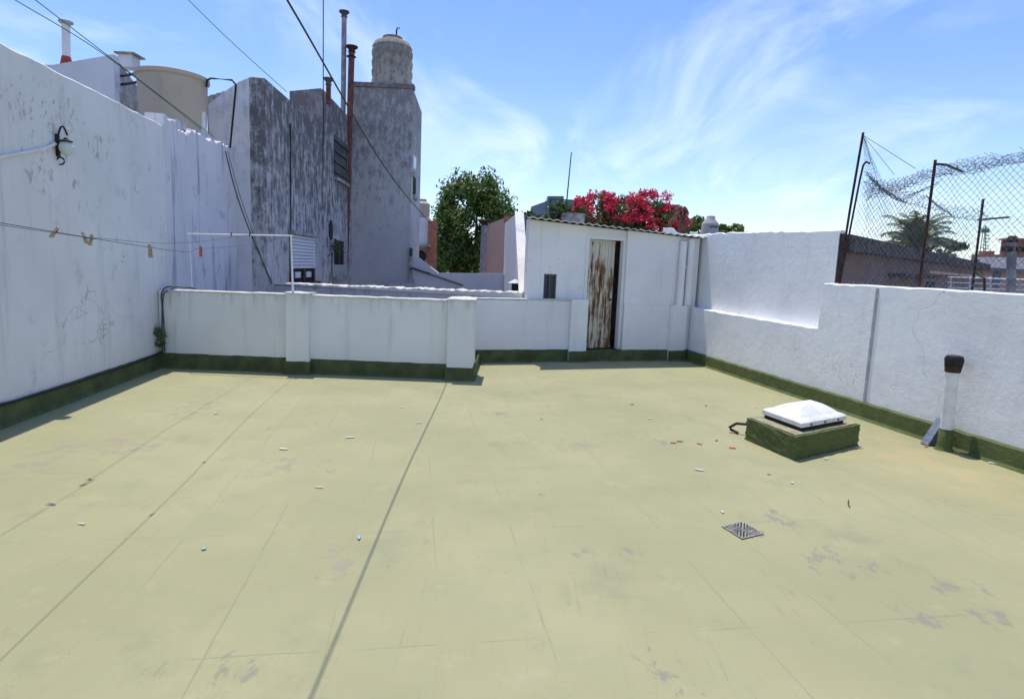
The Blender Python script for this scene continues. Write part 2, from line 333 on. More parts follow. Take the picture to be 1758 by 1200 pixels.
M['roof_sheet'] = simple('white_corrugated_sheet', (.66, .66, .67), .55, var=.12, scale=4)
M['grey_sheet'] = simple('grey_corrugated_sheet', (.36, .33, .31), .8, var=.25, scale=4)
M['tile_blue'] = simple('blue_grey_tile', (.17, .21, .26), .6, var=.25, scale=40)
M['shutter'] = simple('white_shutter', (.72, .73, .78), .5, var=.04, bump=.03)
M['grate'] = simple('grate_metal', (.33, .31, .26), .6, .3, var=.25, scale=30)
M['orange'] = simple('orange_scrap', (.65, .17, .04), .6); M['paper'] = simple('white_scrap', (.72, .71, .68), .7); M['blue_scrap'] = simple('pale_blue_scrap', (.30, .50, .66), .6); M['green_scrap'] = simple('dark_green_scrap', (.04, .11, .07), .6)
M['peg_wood'] = simple('peg_wood', (.42, .34, .24), .8, var=.2, scale=30); M['peg_red'] = simple('peg_red', (.50, .12, .10), .6)
M['bark'] = simple('bark', (.10, .075, .055), .95, var=.3, scale=8, bump=.6)
M['far_blue'] = simple('far_blue_grey_block', (.20, .23, .29), .7, var=.1, scale=1)
M['far_glass'] = simple('far_green_glass', (.10, .17, .19), .3, var=.1, scale=1)
def leafmat(name, a, b, trans=.25, rough=.5):
    n = NM(name); oi = n.t.nodes.new('ShaderNodeNewGeometry').outputs['Random Per Island']
    c = n.mix(oi, a, b); n.done(c, rough, 0, .35)
    tr = n.t.nodes.new('ShaderNodeBsdfTranslucent'); n.t.links.new(c, tr.inputs[0]); ms = n.t.nodes.new('ShaderNodeMixShader'); ms.inputs[0].default_value = trans
    n.t.links.new(n.b.outputs[0], ms.inputs[1]); n.t.links.new(tr.outputs[0], ms.inputs[2]); n.t.links.new(ms.outputs[0], n.o.inputs[0]); return n.m
M['leaf'] = leafmat('tree_leaf', (.055, .11, .024), (.17, .24, .05))
M['leaf_mid'] = leafmat('shrub_leaf', (.05, .09, .03), (.14, .19, .06))
M['leaf_palm'] = leafmat('palm_leaf', (.13, .18, .07), (.30, .34, .17), .25)
M['bract'] = leafmat('bougainvillea_bract', (.50, .02, .05), (.74, .06, .13), .35, .6)
# ------------------------------------------------------------------ ground and terrace floor
g = MB(); g.quad((-1500, -800, -3.6), (1500, -800, -3.6), (1500, 3000, -3.6), (-1500, 3000, -3.6))
tag(g.build('ground', simple('city_ground', (.16, .15, .13), .95, var=.2, scale=.05)), kind='structure')
RA, RB = G(1202, 626), G(1758, 811); RD = (RB-RA).normalized()       # right wall foot, running towards the camera
FA, FB = Vector((-.65, 10.046, 0)), Vector((3.29, 11.346, 0)); FD = (FB-FA).normalized(); FN = Vector((FD.y, -FD.x, 0))   # far parapet / shed line, FN faces the camera
PY = 8.48                                                              # near parapet face
Lback = LA-LD*9.0; Rback = RB+RD*7.0
g = MB(); poly = [Lback, LA, LB+LD*.4, Vector((-4.9, PY+.1, 0)), Vector((-.6, PY+.1, 0)), FA+Vector((-.1, .15, 0)), FB+Vector((0.1, .2, 0)), RA+Vector((.2, 0, 0)), RB+Vector((.2, 0, 0)), Rback+Vector((.2, 0, 0))]
g.prism([Vector((p.x, p.y, 0)) for p in poly], (0, 0, -3.55))
tag(g.build('terrace_floor', M['floor']), kind='structure')
# ------------------------------------------------------------------ walls round the terrace
def strip(A, B, z, t, side=1, mb=None, push=0.0):                       # skirting band with a sloped top
    mb = mb or MB(); A = Vector((A[0], A[1], 0)); B = Vector((B[0], B[1], 0)); d = (B-A).normalized(); n = Vector((-d.y, d.x, 0))*side
    L = (B-A).length; k = max(2, int(L/.09)); vs = []; fs = []
    for i in range(k+1):
        p = A+d*(L*i/k); j = random.uniform(-.004, .004)
        for (q, zz) in ((push+.002, -.02), (push+.002, z+.012+j), (-t, z-.008+j), (-t-.004, .03), (-t-.03, .0), (-t-.03, -.02)): vs.append(p+n*q+Vector((0, 0, zz)))
    for i in range(k):
        for q in range(6): fs.append((i*6+q, i*6+(q+1) % 6, (i+1)*6+(q+1) % 6, (i+1)*6+q))
    fs += [tuple(range(6)), tuple(k*6+q for q in range(6))]
    return mb.add(vs, fs)
# left party wall
lw = thing('party_wall', 'tall white flaking wall along the left side of the terrace', 'wall', (LA.x, LA.y, 0))
L287 = onp(LA, LB, 287, 400); L287.z = 0; L405 = onp(LA, LB, 405, 400); L405.z = 0
slab(Lback, L287, -3.5, [(0, 3.36), (30, 3.36)], .28, 1, jit=.008).build('wall_face', M['white_left'], lw)
strip(Lback, LB+LD*.0, .2, .02, 1).build('skirting', M['skirt'], lw)
ow = thing('party_wall', 'older lilac stained wall with ragged top continuing behind the parapet', 'wall', (L287.x, L287.y, 0))
Lo = (L405-L287).length
slab(L287, L405+LD*.3, -3.5, [(0, 3.50), (.45, 3.50), (.5, 3.40), (.9, 3.42), (1.0, 3.52), (1.6, 3.5), (2.2, 3.56), (Lo+.3, 3.58)], .25, 1, jit=.03, seg=.07, push=-.006).build('wall_face', M['white_old'], ow)
for k, (px, py, s) in enumerate(((300, 207, .16), (322, 214, .2), (366, 234, .17))):
    p = onp(LA, LB, px, py)+Vector((-.16, 0, -.02)); MB().bevbox(p, (s, .2, s*.8), .2, .02).build('rubble_block', M['stained_low'], ow)
# near parapet with two pilasters
PA = Vector((-4.95, PY, 0)); PB = Vector((-.60, PY, 0))
pp = thing('parapet', 'low off-white parapet with two pilasters and dark green skirting', 'wall', PA)
slab((-4.93, PY), (-.62, PY), -.05, [(0, 1.085), (9, 1.115)], .17, 1, jit=.006).build('wall_face', M['white_par'], pp)
slab((-4.80, PY-.012), (-.62, PY-.012), 1.075, [(0, 1.098), (9, 1.128)], .20, 1, bev=.006, jit=.004).build('coping', M['coping'], pp)
strip((-4.93, PY), (-.60, PY), .2, .03).build('skirting', M['skirt'], pp)
for i, (x0, x1) in enumerate(((-3.13, -2.815), (-.90, -.545))):
    q = slab((x0, PY-.10), (x1, PY-.10), 0, [(0, 1.12), (1, 1.12)], .12 if i == 0 else .62, 1, bev=.008).build('pilaster', M['white_par'], pp)
    strip((x0-.02, PY-.10), (x1+.02, PY-.10), .17, .025).build('skirting', M['skirt'], q)
    strip((x1, PY-.10), (x1, PY+(.02 if i == 0 else 1.5)), .17, .02).build('skirting', M['skirt'], q)
    slab((x0-.02, PY-.115), (x1+.02, PY-.115), 1.115, [(0, 1.135), (1, 1.135)], .30 if i == 0 else .68, 1, bev=.008, jit=.005).build('pilaster_cap', M['coping'], q)
slab((-.62, PY+.1), (-.69, 10.02), -.05, [(0, 1.10), (5, 1.08)], .17, 1, jit=.006).build('return_wall', M['white_par'], pp)
# far parapet in front of the shed
fp = thing('parapet', 'short far white parapet ending at the shed door, green skirting', 'wall', FA)
def fpt(u, off=0.0): p = FA+FD*u+FN*off; return (p.x, p.y)
def fu(px, py): return (onp(FA, FB, px, py)-FA).dot(FD)
uD0, uD1 = 2.02, 2.76                                                   # door opening along the line
slab(fpt(-.2), fpt(uD0), -.05, [(0, 1.05), (5, 1.09)], .14, 1, jit=.006).build('wall_face', M['white_shed'], fp)
slab(fpt(-.2, .015), fpt(uD0, .015), 1.062, [(0, 1.068), (5, 1.108)], .16, 1, bev=.006, jit=.004).build('coping', M['coping'], fp)
strip(fpt(-.15), fpt(uD0-.02), .2, .03).build('skirting', M['skirt'], fp)
q = slab(fpt(1.70, .09), fpt(uD0-.005, .09), 0, [(0, 1.085), (1, 1.085)], .10, 1, bev=.008).build('pilaster', M['white_shed'], fp)
strip(fpt(1.69, .09), fpt(uD0, .09), .18, .025).build('skirting', M['skirt'], q)
# low crumbling wall behind
lo = thing('low_wall', 'stained low wall with crumbling pale top behind the parapet', 'wall', (-4.8, 12, -.0))
slab((-4.85, 12.0), (.12, 10.50), -3.5, [(0, 1.06), (6, 1.15)], .28, 1, jit=.012).build('wall_face', M['stained_low'], lo)
slab((-4.70, 11.93), (.13, 10.47), 1.075, [(0, 1.105), (6, 1.185)], .34, 1, bev=.012, jit=.016, seg=.06).build('coping', M['coping'], lo)
# right wall: thick lower part with a ledge, stepping up, and the taller wall behind it
rw = thing('boundary_wall', 'white right boundary wall with ledge, rising in a step towards the viewer', 'wall', RA)
RA2 = RA-RD*.5; Lr = lambda p: (Vector((p.x, p.y, 0))-RA2).dot(RD)
u_step = Lr(onp(RA, RB, 1407, 560))
slab(RA2, Rback, -3.5, [(0, .99), (u_step-.03, .965), (u_step, 1.55), (30, 1.52)], .16, 1, jit=.007).build('wall_face', M['white_right'], rw)
u_j = Lr(onp(RA, RB, 1500, 560)); pj = RA2+RD*u_j
MB().box((pj.x-.006, pj.y, .84), (.012, .035, 1.36), math.atan2(RD.y, RD.x)-math.pi/2).build('expansion_joint', simple('joint_grey', (.42, .42, .44), .9), rw)
strip(RA2, Rback, .19, .03, 1).build('skirting', M['skirt_rough'], rw)
tw = thing('boundary_wall', 'taller cracked white wall behind the ledge, beside the shed', 'wall', RA)
_o = Vector((-RD.y, RD.x, 0))*.162; RA3 = RA2-RD*1.6; u_end = Lr(onp(RA+_o, RB+_o, 1438, 440)); tE = RA2+RD*u_end
slab(RA3, tE, -3.5, [(0, 2.35), (2.2, 2.32), (6, 2.20)], .07, 1, jit=.012, push=.162).build('wall_face', M['white_right'], tw)
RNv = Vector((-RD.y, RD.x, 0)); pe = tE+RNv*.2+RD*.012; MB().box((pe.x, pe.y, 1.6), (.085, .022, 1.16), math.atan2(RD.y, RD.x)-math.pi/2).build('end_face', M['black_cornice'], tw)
# ------------------------------------------------------------------ shed
sh = thing('rooftop_shed', 'small white rooftop shed with corrugated roof and rusty door', 'shed', FA+FD*2.4)
uS0, uS1 = .93, 4.24; BK = -FN; BK2 = Vector((.09, 1, 0)).normalized()                                           # shed spans uS0..uS1, BK points into the shed
def spt(u, off=0.0, z=0.0): p = FA+FD*u+(BK*off if off < .3 else BK2*off); return Vector((p.x, p.y, z))
def ztop(u): return 2.40-(u-.8)*.047
def wallpiece(u0, u1, z0, z1a, z1b, name='wall_panel', off=.10, t=.14, mat='white_shed'):
    mb = MB(); a, b = spt(u0, off), spt(u1, off)
    mb.prism([(a.x, a.y, z0), (b.x, b.y, z0), (b.x, b.y, z1b), (a.x, a.y, z1a)], BK*t); return mb.build(name, M[mat], sh)
uW0, uW1 = fu(937, 490), fu(959, 490); zW0, zW1 = 1.04, 1.50
wallpiece(uS0, uW0, -.05, ztop(uS0), ztop(uW0)); wallpiece(uW1, uD0-.02, -.05, ztop(uW1), ztop(uD0))
wallpiece(uW0, uW1, zW1, ztop(uW0), ztop(uW1)); wallpiece(uW0, uW1, -.05, zW0, zW0)
wallpiece(uD0-.02, uD1+.0, 2.19, ztop(uD0), ztop(uD1), 'lintel')
wallpiece(uD1, uS1, -.05, ztop(uD1), ztop(uS1), off=.03, t=.2)
slab(spt(uD1+.0, -.0), spt(uS1, -.0), -.05, [(0, 1.02), (3, 1.0)], .035, 1, bev=.01, jit=.004).build('dado', M['white_shed'], sh)
strip(spt(uD0-.0, .0), spt(uS1, .0), .19, .03).build('skirting', M['skirt'], sh)
mb = MB()
for a, b in (((uS0, .24), (uS0, 2.6)), ((uS0, 2.6), (uS1, 2.6)), ((uS1-.14, .24), (uS1-.14, 2.6))):
    A, B = spt(*a), spt(*b); z1, z2 = ztop(a[0]), ztop(b[0]); d = (B-A).normalized(); n = Vector((-d.y, d.x, 0))*.12
    mb.prism([(A.x, A.y, -3.5), (B.x, B.y, -3.5), (B.x, B.y, z2), (A.x, A.y, z1)], -n if b[0] == uS0 else n)
mb.build('side_and_back_walls', M['white_shed'], sh)
mb = MB(); a, b = spt(uW0, .15), spt(uW1, .15)                            # window
wn_ = MB(); wn_.prism([(a.x, a.y, zW0), (b.x, b.y, zW0), (b.x, b.y, zW1), (a.x, a.y, zW1)], BK*.01); wo = wn_.build('window', M['glass'], sh)
fr = MB()
for (u0, u1, z0, z1) in ((uW0, uW0+.03, zW0, zW1), (uW1-.03, uW1, zW0, zW1), (uW0, uW1, zW1-.03, zW1), (uW0+.10, uW0+.125, zW0, zW1)):
    a, b = spt(u0, .125), spt(u1, .125); fr.prism([(a.x, a.y, z0), (b.x, b.y, z0), (b.x, b.y, z1), (a.x, a.y, z1)], BK*.02)
fr.build('frame', M['cable_grey'], wo)
# corrugated roof sheet
mb = MB(); nU = 260; rows = (-.14, 2.75); vs = []; fs = []
for j, off in enumerate(rows):
    for k in range(2):
        for i in range(nU+1):
            u = uS0-.12+(uS1+.18-uS0+.12)*i/nU; p = spt(u, off); z = ztop(u)+.016+.011*math.sin(2*math.pi*u/.145)+(.05 if j else 0)+(.008 if k else 0); vs.append((p.x, p.y, z))
n1 = nU+1
for i in range(nU):
    fs += [(i, i+1, 2*n1+i+1, 2*n1+i), (n1+i, 3*n1+i, 3*n1+i+1, n1+i+1), (i, n1+i, n1+i+1, i+1)]
mb.add(vs, fs); mb.build('corrugated_roof', M['roof_sheet'], sh, smooth=True)
# door frame and ajar plank door
fr = MB()
for (u0, u1, z0, z1) in ((uD0-.02, uD0+.03, .2, 2.19), (uD1-.045, uD1, .2, 2.19), (uD0+.03, uD1-.045, 2.13, 2.19)):
    a, b = spt(u0, .085), spt(u1, .085); fr.prism([(a.x, a.y, z0), (b.x, b.y, z0), (b.x, b.y, z1), (a.x, a.y, z1)], BK*.12)
fr.build('door_frame', M['white_shed'], sh)
a, b = spt(uD0-.02, -.02), spt(uD1, -.02); MB().prism([(a.x, a.y, -.02), (b.x, b.y, -.02), (b.x, b.y, .185), (a.x, a.y, .185)], BK*.3).build('door_step', M['skirt'], sh)
def rustdoor():
    n = NM('rusty_white_door'); c = n.mix(n.rng(n.noise(3, 4), .3, .7), (.56, .52, .43), (.64, .60, .50))
    v = n.map((13, 13, 1.5)); f = n.math('ADD', n.noise(1, 9, .68, v), n.mul(n.noise(7, 6, .7), .22))
    zz = n.z(); low = n.rng(zz, .2, .75, .15, 0); mid = n.mul(n.rng(zz, .3, .9), n.rng(zz, 1.55, 1.95, .13, 0)); f = n.math('ADD', f, n.math('ADD', low, mid))
    c = n.mix(n.rng(f, .68, .74), c, (.30, .20, .12)); c = n.mix(n.rng(f, .75, .80), c, (.15, .065, .03)); c = n.mix(n.rng(f, .85, .89), c, (.03, .02, .015))
    n.bump(f, .4, .01); return n.done(c, .8)
M['rustdoor'] = rustdoor()
hinge = spt(uD0+.03, .12); ang = math.atan2(FD.y, FD.x)+math.radians(13); dd = Vector((math.cos(ang), math.sin(ang), 0)); dn = Vector((dd.y, -dd.x, 0))
dr = MB(); W_ = .60; a = hinge; b = hinge+dd*W_
dr.prism([(a.x, a.y, .205), (b.x, b.y, .205), (b.x, b.y, 2.125), (a.x, a.y, 2.125)], dn*-.03); door = dr.build('door', M['rustdoor'], sh)
door['label'] = 'rusty peeling plank door standing ajar'
for i in range(8):
    x0 = .006+i*(W_-.01)/8; p = hinge+dd*x0; q = hinge+dd*(x0+(W_-.01)/8-.007)
    MB().prism([(p.x, p.y, .36), (q.x, q.y, .36), (q.x, q.y, 2.08), (p.x, p.y, 2.08)], dn*random.uniform(.010, .014)).build('plank', M['rustdoor'], door)
for z0, z1 in ((.21, .355), (2.085, 2.123)):
    p = hinge+dd*.003; q = hinge+dd*(W_-.003); MB().prism([(p.x, p.y, z0), (q.x, q.y, z0), (q.x, q.y, z1), (p.x, p.y, z1)], dn*.017).build('rail', M['rustdoor'], door)
p = hinge+dd*(W_-.06)+dn*.03; MB().lathe([(.018, -.02), (.022, 0), (.018, .02)], (p.x, p.y, 1.08), 10).build('latch', M['rust'], door)
# downpipe at the shed corner
dp = thing('downpipe', 'white downpipe with collar in the corner beside the shed', 'pipe', spt(3.86, -.07))
p = spt(3.86, -.03); MB().tube([(p.x, p.y, 1.0), (p.x, p.y, 2.17)], .065, 16).build('pipe', M['white_shed'], dp, True)
MB().lathe([(.065, -.03), (.078, -.028), (.078, .028), (.065, .03)], (p.x, p.y, 1.72), 16).build('collar', M['white_shed'], dp, True)
p = spt(3.86, .01); MB().bevbox((p.x, p.y, .5), (.34, .18, 1.04), math.atan2(FD.y, FD.x), .02).build('boxed_base', M['white_shed'], dp); strip(spt(3.86-.175, -.08), spt(3.86+.175, -.08), .18, .02).build('skirting', M['skirt'], dp)
p = spt(4.02, -.0); MB().bevbox((p.x, p.y, 1.62), (.12, .14, 1.2), math.atan2(FD.y, FD.x), .015).build('boxed_duct', M['white_shed'], dp)
# ------------------------------------------------------------------ neighbour building on the left
BX = at(457, 300, 12.0); SD = Vector((-.047, 1, 0)).normalized()         # side face direction
sA = Vector((BX.x, 12.0, 0)); sB = sA+SD*7.4
def sp(px, py): return onp(sA, sB, px, py)
nb = thing('neighbour_building', 'mould streaked grey neighbour building with pale front face', 'building', (sA.x, sA.y, -3.6))
zc_ = at(457, 135, 12).z; xl = at(357, 165, 12).x
MB().prism([(xl, 12, -3.6), (sA.x-.03, 12, -3.6), (sA.x-.03, 12, zc_), (at(432, 134, 12).x, 12, zc_+.02), (at(410, 141, 12).x, 12, at(410, 141, 12).z), (at(385, 158, 12).x, 12, at(385, 158, 12).z), (xl, 12, at(357, 180, 12).z)], (0, .25, 0)).build('front_wall', M['mould_front'], nb)
e1 = sp(549, 212); e2 = sp(497, 165)
zs = [(sA, zc_), (Vector((e2.x, e2.y, 0)), zc_-.02), (Vector((e1.x, e1.y, 0)), e1.z), (sB, e1.z)]
mb = MB(); mb.prism([(sA.x, sA.y-.004, -3.6), (sB.x, sB.y, -3.6)]+[(p.x, p.y-(.004 if i == 0 else 0), z) for i, (p, z) in list(enumerate(zs))[::-1]], (-.3, 0, 0)); mb.build('side_wall', M['mould_side'], nb)
MB().prism([(xl, 12.26, zc_-.9), (sA.x-.31, 12.26, zc_-.9), (sA.x-.31-.3, sB.y, e1.z-.4), (xl-.3, sB.y, e1.z-.4)], (0, 0, .08)).build('roof', M['concrete'], nb)
# higher rear block on the side face
c0 = sp(553, 152); c1 = sp(600, 188); bx0 = Vector((c0.x, c0.y, 0)); zr = c0.z
bl = at(497, 160, c0.y).x
mb = MB(); mb.prism([(bl, bx0.y, 1), (bx0.x-.035, bx0.y, 1), (bx0.x-.035, bx0.y, zr), (bl, bx0.y, zr-.1)], SD*(sB.y-bx0.y+.02)); mb.build('rear_block', M['mould_rear'], nb)
mb = MB(); p0 = bx0+Vector((.02, -.004, 0)); p1 = sB+Vector((.02, 0, 0)); mb.prism([(p0.x, p0.y, -3.6), (p1.x, p1.y, -3.6), (p1.x, p1.y, zr-.02), (p0.x, p0.y, zr-.02)], (-.05, 0, 0)); mb.build('rear_block_side', M['mould_side'], nb)
OUT = Vector((SD.y, -SD.x, 0))
def side_open(name, px0, py0, px1, py1, mat, depth=.03, parent=nb, out=.024):
    a, b = sp(px0, (py0+py1)/2), sp(px1, (py0+py1)/2); zt, zb = sp((px0+px1)/2, py0).z, sp((px0+px1)/2, py1).z
    mb = MB(); A_ = Vector((a.x, a.y, 0))+OUT*out; B_ = Vector((b.x, b.y, 0))+OUT*out
    mb.prism([(A_.x, A_.y, zb), (B_.x, B_.y, zb), (B_.x, B_.y, zt), (A_.x, A_.y, zt)], OUT*depth); return mb.build(name, mat, parent), A_, B_, zb, zt
# upper louvred window
wo, a, b, zb, zt = side_open('window', 572, 240, 594, 310, M['glass'], .01)
for k in range(4):
    z = zb+(zt-zb)*(k+.5)/4; MB().prism([(a.x, a.y, z-.02), (b.x, b.y, z-.02), (b.x, b.y, z+.02), (a.x, a.y, z+.02)], OUT*.05).build('louvre_bar', M['cable_grey'], wo)
MB().prism([(a.x, a.y, zb-.08), (b.x, b.y, zb-.08), (b.x, b.y, zb), (a.x, a.y, zb)], OUT*.09).build('sill', M['concrete'], wo)
# shuttered window
wo, a, b, zb, zt = side_open('window', 497, 405, 536, 484, M['dark'], .01); zz = zb+(zt-zb)*.30
for k in range(10):
    z0 = zz+(zt-zz)*k/10; z1 = zz+(zt-zz)*(k+1)/10-.012
    MB().prism([(a.x, a.y, z0), (b.x, b.y, z0), (b.x, b.y, z1), (a.x, a.y, z1)], OUT*(.05+.012*(k % 2))).build('shutter_slat', M['shutter'], wo)
for u in (0, .47, .94):
    p = a+(b-a)*u; q = a+(b-a)*(u+.06); MB().prism([(p.x, p.y, zb), (q.x, q.y, zb), (q.x, q.y, zz), (p.x, p.y, zz)], OUT*.045).build('casement', M['wood_dark'], wo)
for u in (.14, .62):
    p = a+(b-a)*u; q = a+(b-a)*(u+.22); MB().prism([(p.x, p.y, zb+.1), (q.x, q.y, zb+.1), (q.x, q.y, zz-.08), (p.x, p.y, zz-.08)], OUT*.03).build('pane', M['shutter'], wo)
p = a-(b-a)*.04; q = b+(b-a)*.06
MB().prism([(p.x, p.y, zt), (q.x, q.y, zt), (q.x, q.y, zt+.07), (p.x, p.y, zt+.07)], OUT*.14).build('hood', M['concrete'], wo)
MB().prism([(p.x, p.y, zb-.16), (q.x, q.y, zb-.16), (q.x, q.y, zb), (p.x, p.y, zb)], OUT*.16).build('sill', M['wood_dark'], wo)
# small window and oval vent
wo, a, b, zb, zt = side_open('window', 568, 413, 588, 474, M['dark'], .008); zm = zb+(zt-zb)*.32
MB().prism([(a.x, a.y, zb), (b.x, b.y, zb), (b.x, b.y, zm), (a.x, a.y, zm)], OUT*.03).build('lower_panel', M['tank_grey'], wo)
p = a+(b-a)*.5; q = a+(b-a)*.62; MB().prism([(p.x, p.y, zm), (q.x, q.y, zm), (q.x, q.y, zt), (p.x, p.y, zt)], OUT*.03).build('mullion', M['wood_dark'], wo)
MB().prism([(a.x, a.y, zb-.12), (b.x, b.y, zb-.12), (b.x, b.y, zb), (a.x, a.y, zb)], OUT*.14).build('sill', M['concrete'], wo)
for e, (x, y) in (((0, (a, zb)), (1, (b, zb)))):
    MB().prism([(x.x, x.y, zb), (x.x+SD.x*.05, x.y+SD.y*.05, zb), (x.x+SD.x*.05, x.y+SD.y*.05, zt+.05), (x.x, x.y, zt+.05)], OUT*.05).build('jamb', M['stained_low'], wo)
p = sp(566, 395); MB().lathe([(.20, 0), (.20, .05), (.15, .06)], p+OUT*.0, 18, Matrix((SD, Vector((0, 0, 1)), OUT)).transposed()@Matrix.Diagonal((.9, 1.3, 1))).build('vent', M['black_iron'], nb)
p = sp(497, 300); q = sp(497, 470); MB().tube([Vector((p.x, p.y, 4.4))+OUT*.03, Vector((q.x, q.y, 1.1))+OUT*.03], .015, 6).build('conduit', M['black'], nb)
# stair tower with tank
tY = sB.y; x0, x1 = at(601, 330, tY).x, at(706, 330, tY).x; ztw = at(655, 150, tY).z
tw_ = thing('stair_tower', 'tall narrow grey tower with stained top, carrying a water tank', 'building', (x0, tY, -3.6))
xb = at(722, 300, tY+2.7)
MB().prism([(x0, tY, -3.6), (x1, tY, -3.6), (x1, tY, ztw), (x0, tY, ztw-.03)], (0, .2, 0)).build('front_wall', M['mould_tower'], tw_)
MB().prism([(x1+.002, tY+.001, -3.6), (xb.x, tY+2.7, -3.6), (xb.x, tY+2.7, ztw-.05), (x1+.002, tY+.001, ztw)], (-.2, 0, 0)).build('side_wall', M['mould_tower'], tw_)
MB().prism([(x0, tY+.2, ztw-.2), (x1-.2, tY+.2, ztw-.2), (xb.x-.2, tY+2.7, ztw-.8), (x0-.1, tY+2.7, ztw-.8)], (0, 0, .1)).build('roof', M['concrete'], tw_)
MB().box(((x0+x1)/2, tY+.1, ztw+.05), (x1-x0+.06, .3, .13)).build('coping', M['mould_rear'], tw_)
tA, tB = Vector((x1, tY, 0)), Vector((xb.x, tY+2.7, 0)); tn = Vector((tB.y-tA.y, -(tB.x-tA.x), 0)).normalized()
for (pa, pb, ya, yb) in ((709.5, 714.5, 265, 335), (703, 708, 425, 480)):
    a = onp(tA, tB, pa, ya); b = onp(tA, tB, pb, ya); zt = a.z; zb = onp(tA, tB, pa, yb).z
    wo = MB().prism([(a.x, a.y, zb), (b.x, b.y, zb), (b.x, b.y, zt), (a.x, a.y, zt)], tn*.01).build('window', M['glass'], tw_)
    MB().prism([(a.x, a.y, zb-.12), (b.x, b.y, zb-.12), (b.x, b.y, zb), (a.x, a.y, zb)], tn*.08).build('sill', M['concrete'], wo)
    z = (zb+zt)/2; MB().prism([(a.x, a.y, z-.04), (b.x, b.y, z-.04), (b.x, b.y, z+.04), (a.x, a.y, z+.04)], tn*.03).build('transom', M['tank_grey'], wo)
p0, p1 = at(667, 484, tY-.15), at(712, 484, tY-.15); MB().box(((p0.x+p1.x)/2, tY-.15, p0.z-.25), (p1.x-p0.x, .3, .5)).build('projecting_sill', M['stained_low'], tw_)
tk = at(673, 146, tY+.75); r = 33/FPX*(tY+.75)
wt = thing('water_tank', 'ribbed old fibrocement water tank on top of the tall tower', 'water tank', (tk.x, tk.y, ztw-.1))
hT = at(673, 70, tY+.75).z-ztw+.1; prof = [(r*.97, 0)]
for k in range(5): z = hT*.86*k/5; prof += [(r*.985, z+.02), (r*1.0, z+hT*.07), (r*1.0, z+hT*.10), (r*.955, z+hT*.125), (r*.955, z+hT*.155)]
prof += [(r*.97, hT*.86), (r*.86, hT*.94), (r*.5, hT), (r*.48, hT+.08), (.02, hT+.1)]
MB().lathe(prof, (tk.x, tk.y, ztw-.1), 32).build('tank_body', M['tank_old'], wt, True)
q = tk+Vector((.12, 0, 0)); q.z = ztw-.1+hT; MB().tube([q, q+Vector((0, 0, .30)), q+Vector((.03, 0, .38)), q+Vector((.10, 0, .36))], .025, 8).build('overflow_pipe', M['black_iron'], wt)
# flue pipes
def flue(px0, py0, px1, py1, Y, r, mat, label, cap, name='flue_pipe', zb=None):
    a, b = at(px1, py1, Y), at(px0, py0, Y)
    if zb is not None: a.z = zb
    t = thing(name, label, 'pipe', a); MB().tube([a, b], r, 12).build('pipe', M[mat], t, True)
    if cap: MB().lathe([(r*1.05, -.14), (r*1.3, -.12), (r*1.05, -.10), (r*1.05, -.06), (r*2.0, 0), (r*2.0, .03), (.01, .06)], b, 14).build('cap', M[cap], t, True)
    return t, a, b
flue(591, 22, 588, 190, 19.0, .075, 'grey_pipe', 'tallest grey lilac flue pipe rising behind the building', 'cable_grey', zb=3.5)
t, a, b = flue(604, 82, 592, 486, 18.9, .09, 'red_pipe', 'long rust red flue pipe running up beside the tower', 'rust')
MB().lathe([(.09, -.03), (.15, 0), (.09, .03)], at(603, 98, 18.9), 14).build('collar', M['rust'], t, True)
q = at(589, 482, 18.7); MB().tube([q, at(591, 405, 18.7)], .05, 8).build('lower_pipe', simple('tan_pipe', (.36, .24, .15), .7), t, True)
flue(564, 137, 564, 155, 15.5, .06, 'red_pipe', 'short red flue stub with flat cap on the building roof', 'cable_grey', zb=zr-.5)
# beige tank, upper house, bits behind the left wall
bt = at(299, 215, 11.0); zt = at(297, 132, 11.0).z
t = thing('water_tank', 'large beige tapered water tank behind the left wall', 'water tank', (bt.x, bt.y, 2.6))
R0 = 54/FPX*11.0; MB().lathe([(R0*.80, 0), (R0*.955, zt-2.6-.10), (R0*.96, zt-2.6-.08), (R0*1.02, zt-2.6-.06), (R0*1.02, zt-2.6), (R0*.97, zt-2.6+.015), (.02, zt-2.6+.07)], (bt.x, bt.y, 2.6), 40).build('tank_body', M['tank_beige'], t, True)
MB().box((bt.x-.2, bt.y, 2.45), (.95, 1.0, .3)).build('plinth', M['stained_low'], t)
MB().tube([at(354, 150, 11), at(356, 138, 11), at(362, 135, 11), at(398, 138, 11), at(405, 146, 11), at(404, 160, 11.2), at(395, 254, 11.6)], .018, 8).build('feed_pipe', M['black'], t, True)
uh = at(195, 94, 14.5); t = thing('neighbour_house', 'white upper house with grey side behind the left wall', 'building', (uh.x, uh.y, -3.6))
xa = at(60, 116, 14.5).x; xs = at(250, 120, 18.5)
MB().prism([(xa-2, 14.5, -3.6), (uh.x-.003, 14.5, -3.6), (uh.x-.003, 14.5, uh.z), (at(90, 112, 14.5).x, 14.5, at(90, 112, 14.5).z), (xa-2, 14.5, uh.z-.3)], (0, .2, 0)).build('front_wall', M['far_white'], t)
MB().prism([(uh.x, 14.5, -3.6), (xs.x, 18.5, -3.6), (xs.x, 18.5, uh.z), (uh.x, 14.5, uh.z)], (-.2, .05, 0)).build('side_wall', M['mould_tower'], t)
MB().prism([(xa-2, 14.7, uh.z-.4), (uh.x-.2, 14.7, uh.z-.4), (xs.x-.2, 18.5, uh.z-.3), (xa-2, 18.5, uh.z-.4)], (0, 0, .1)).build('roof', M['concrete'], t)
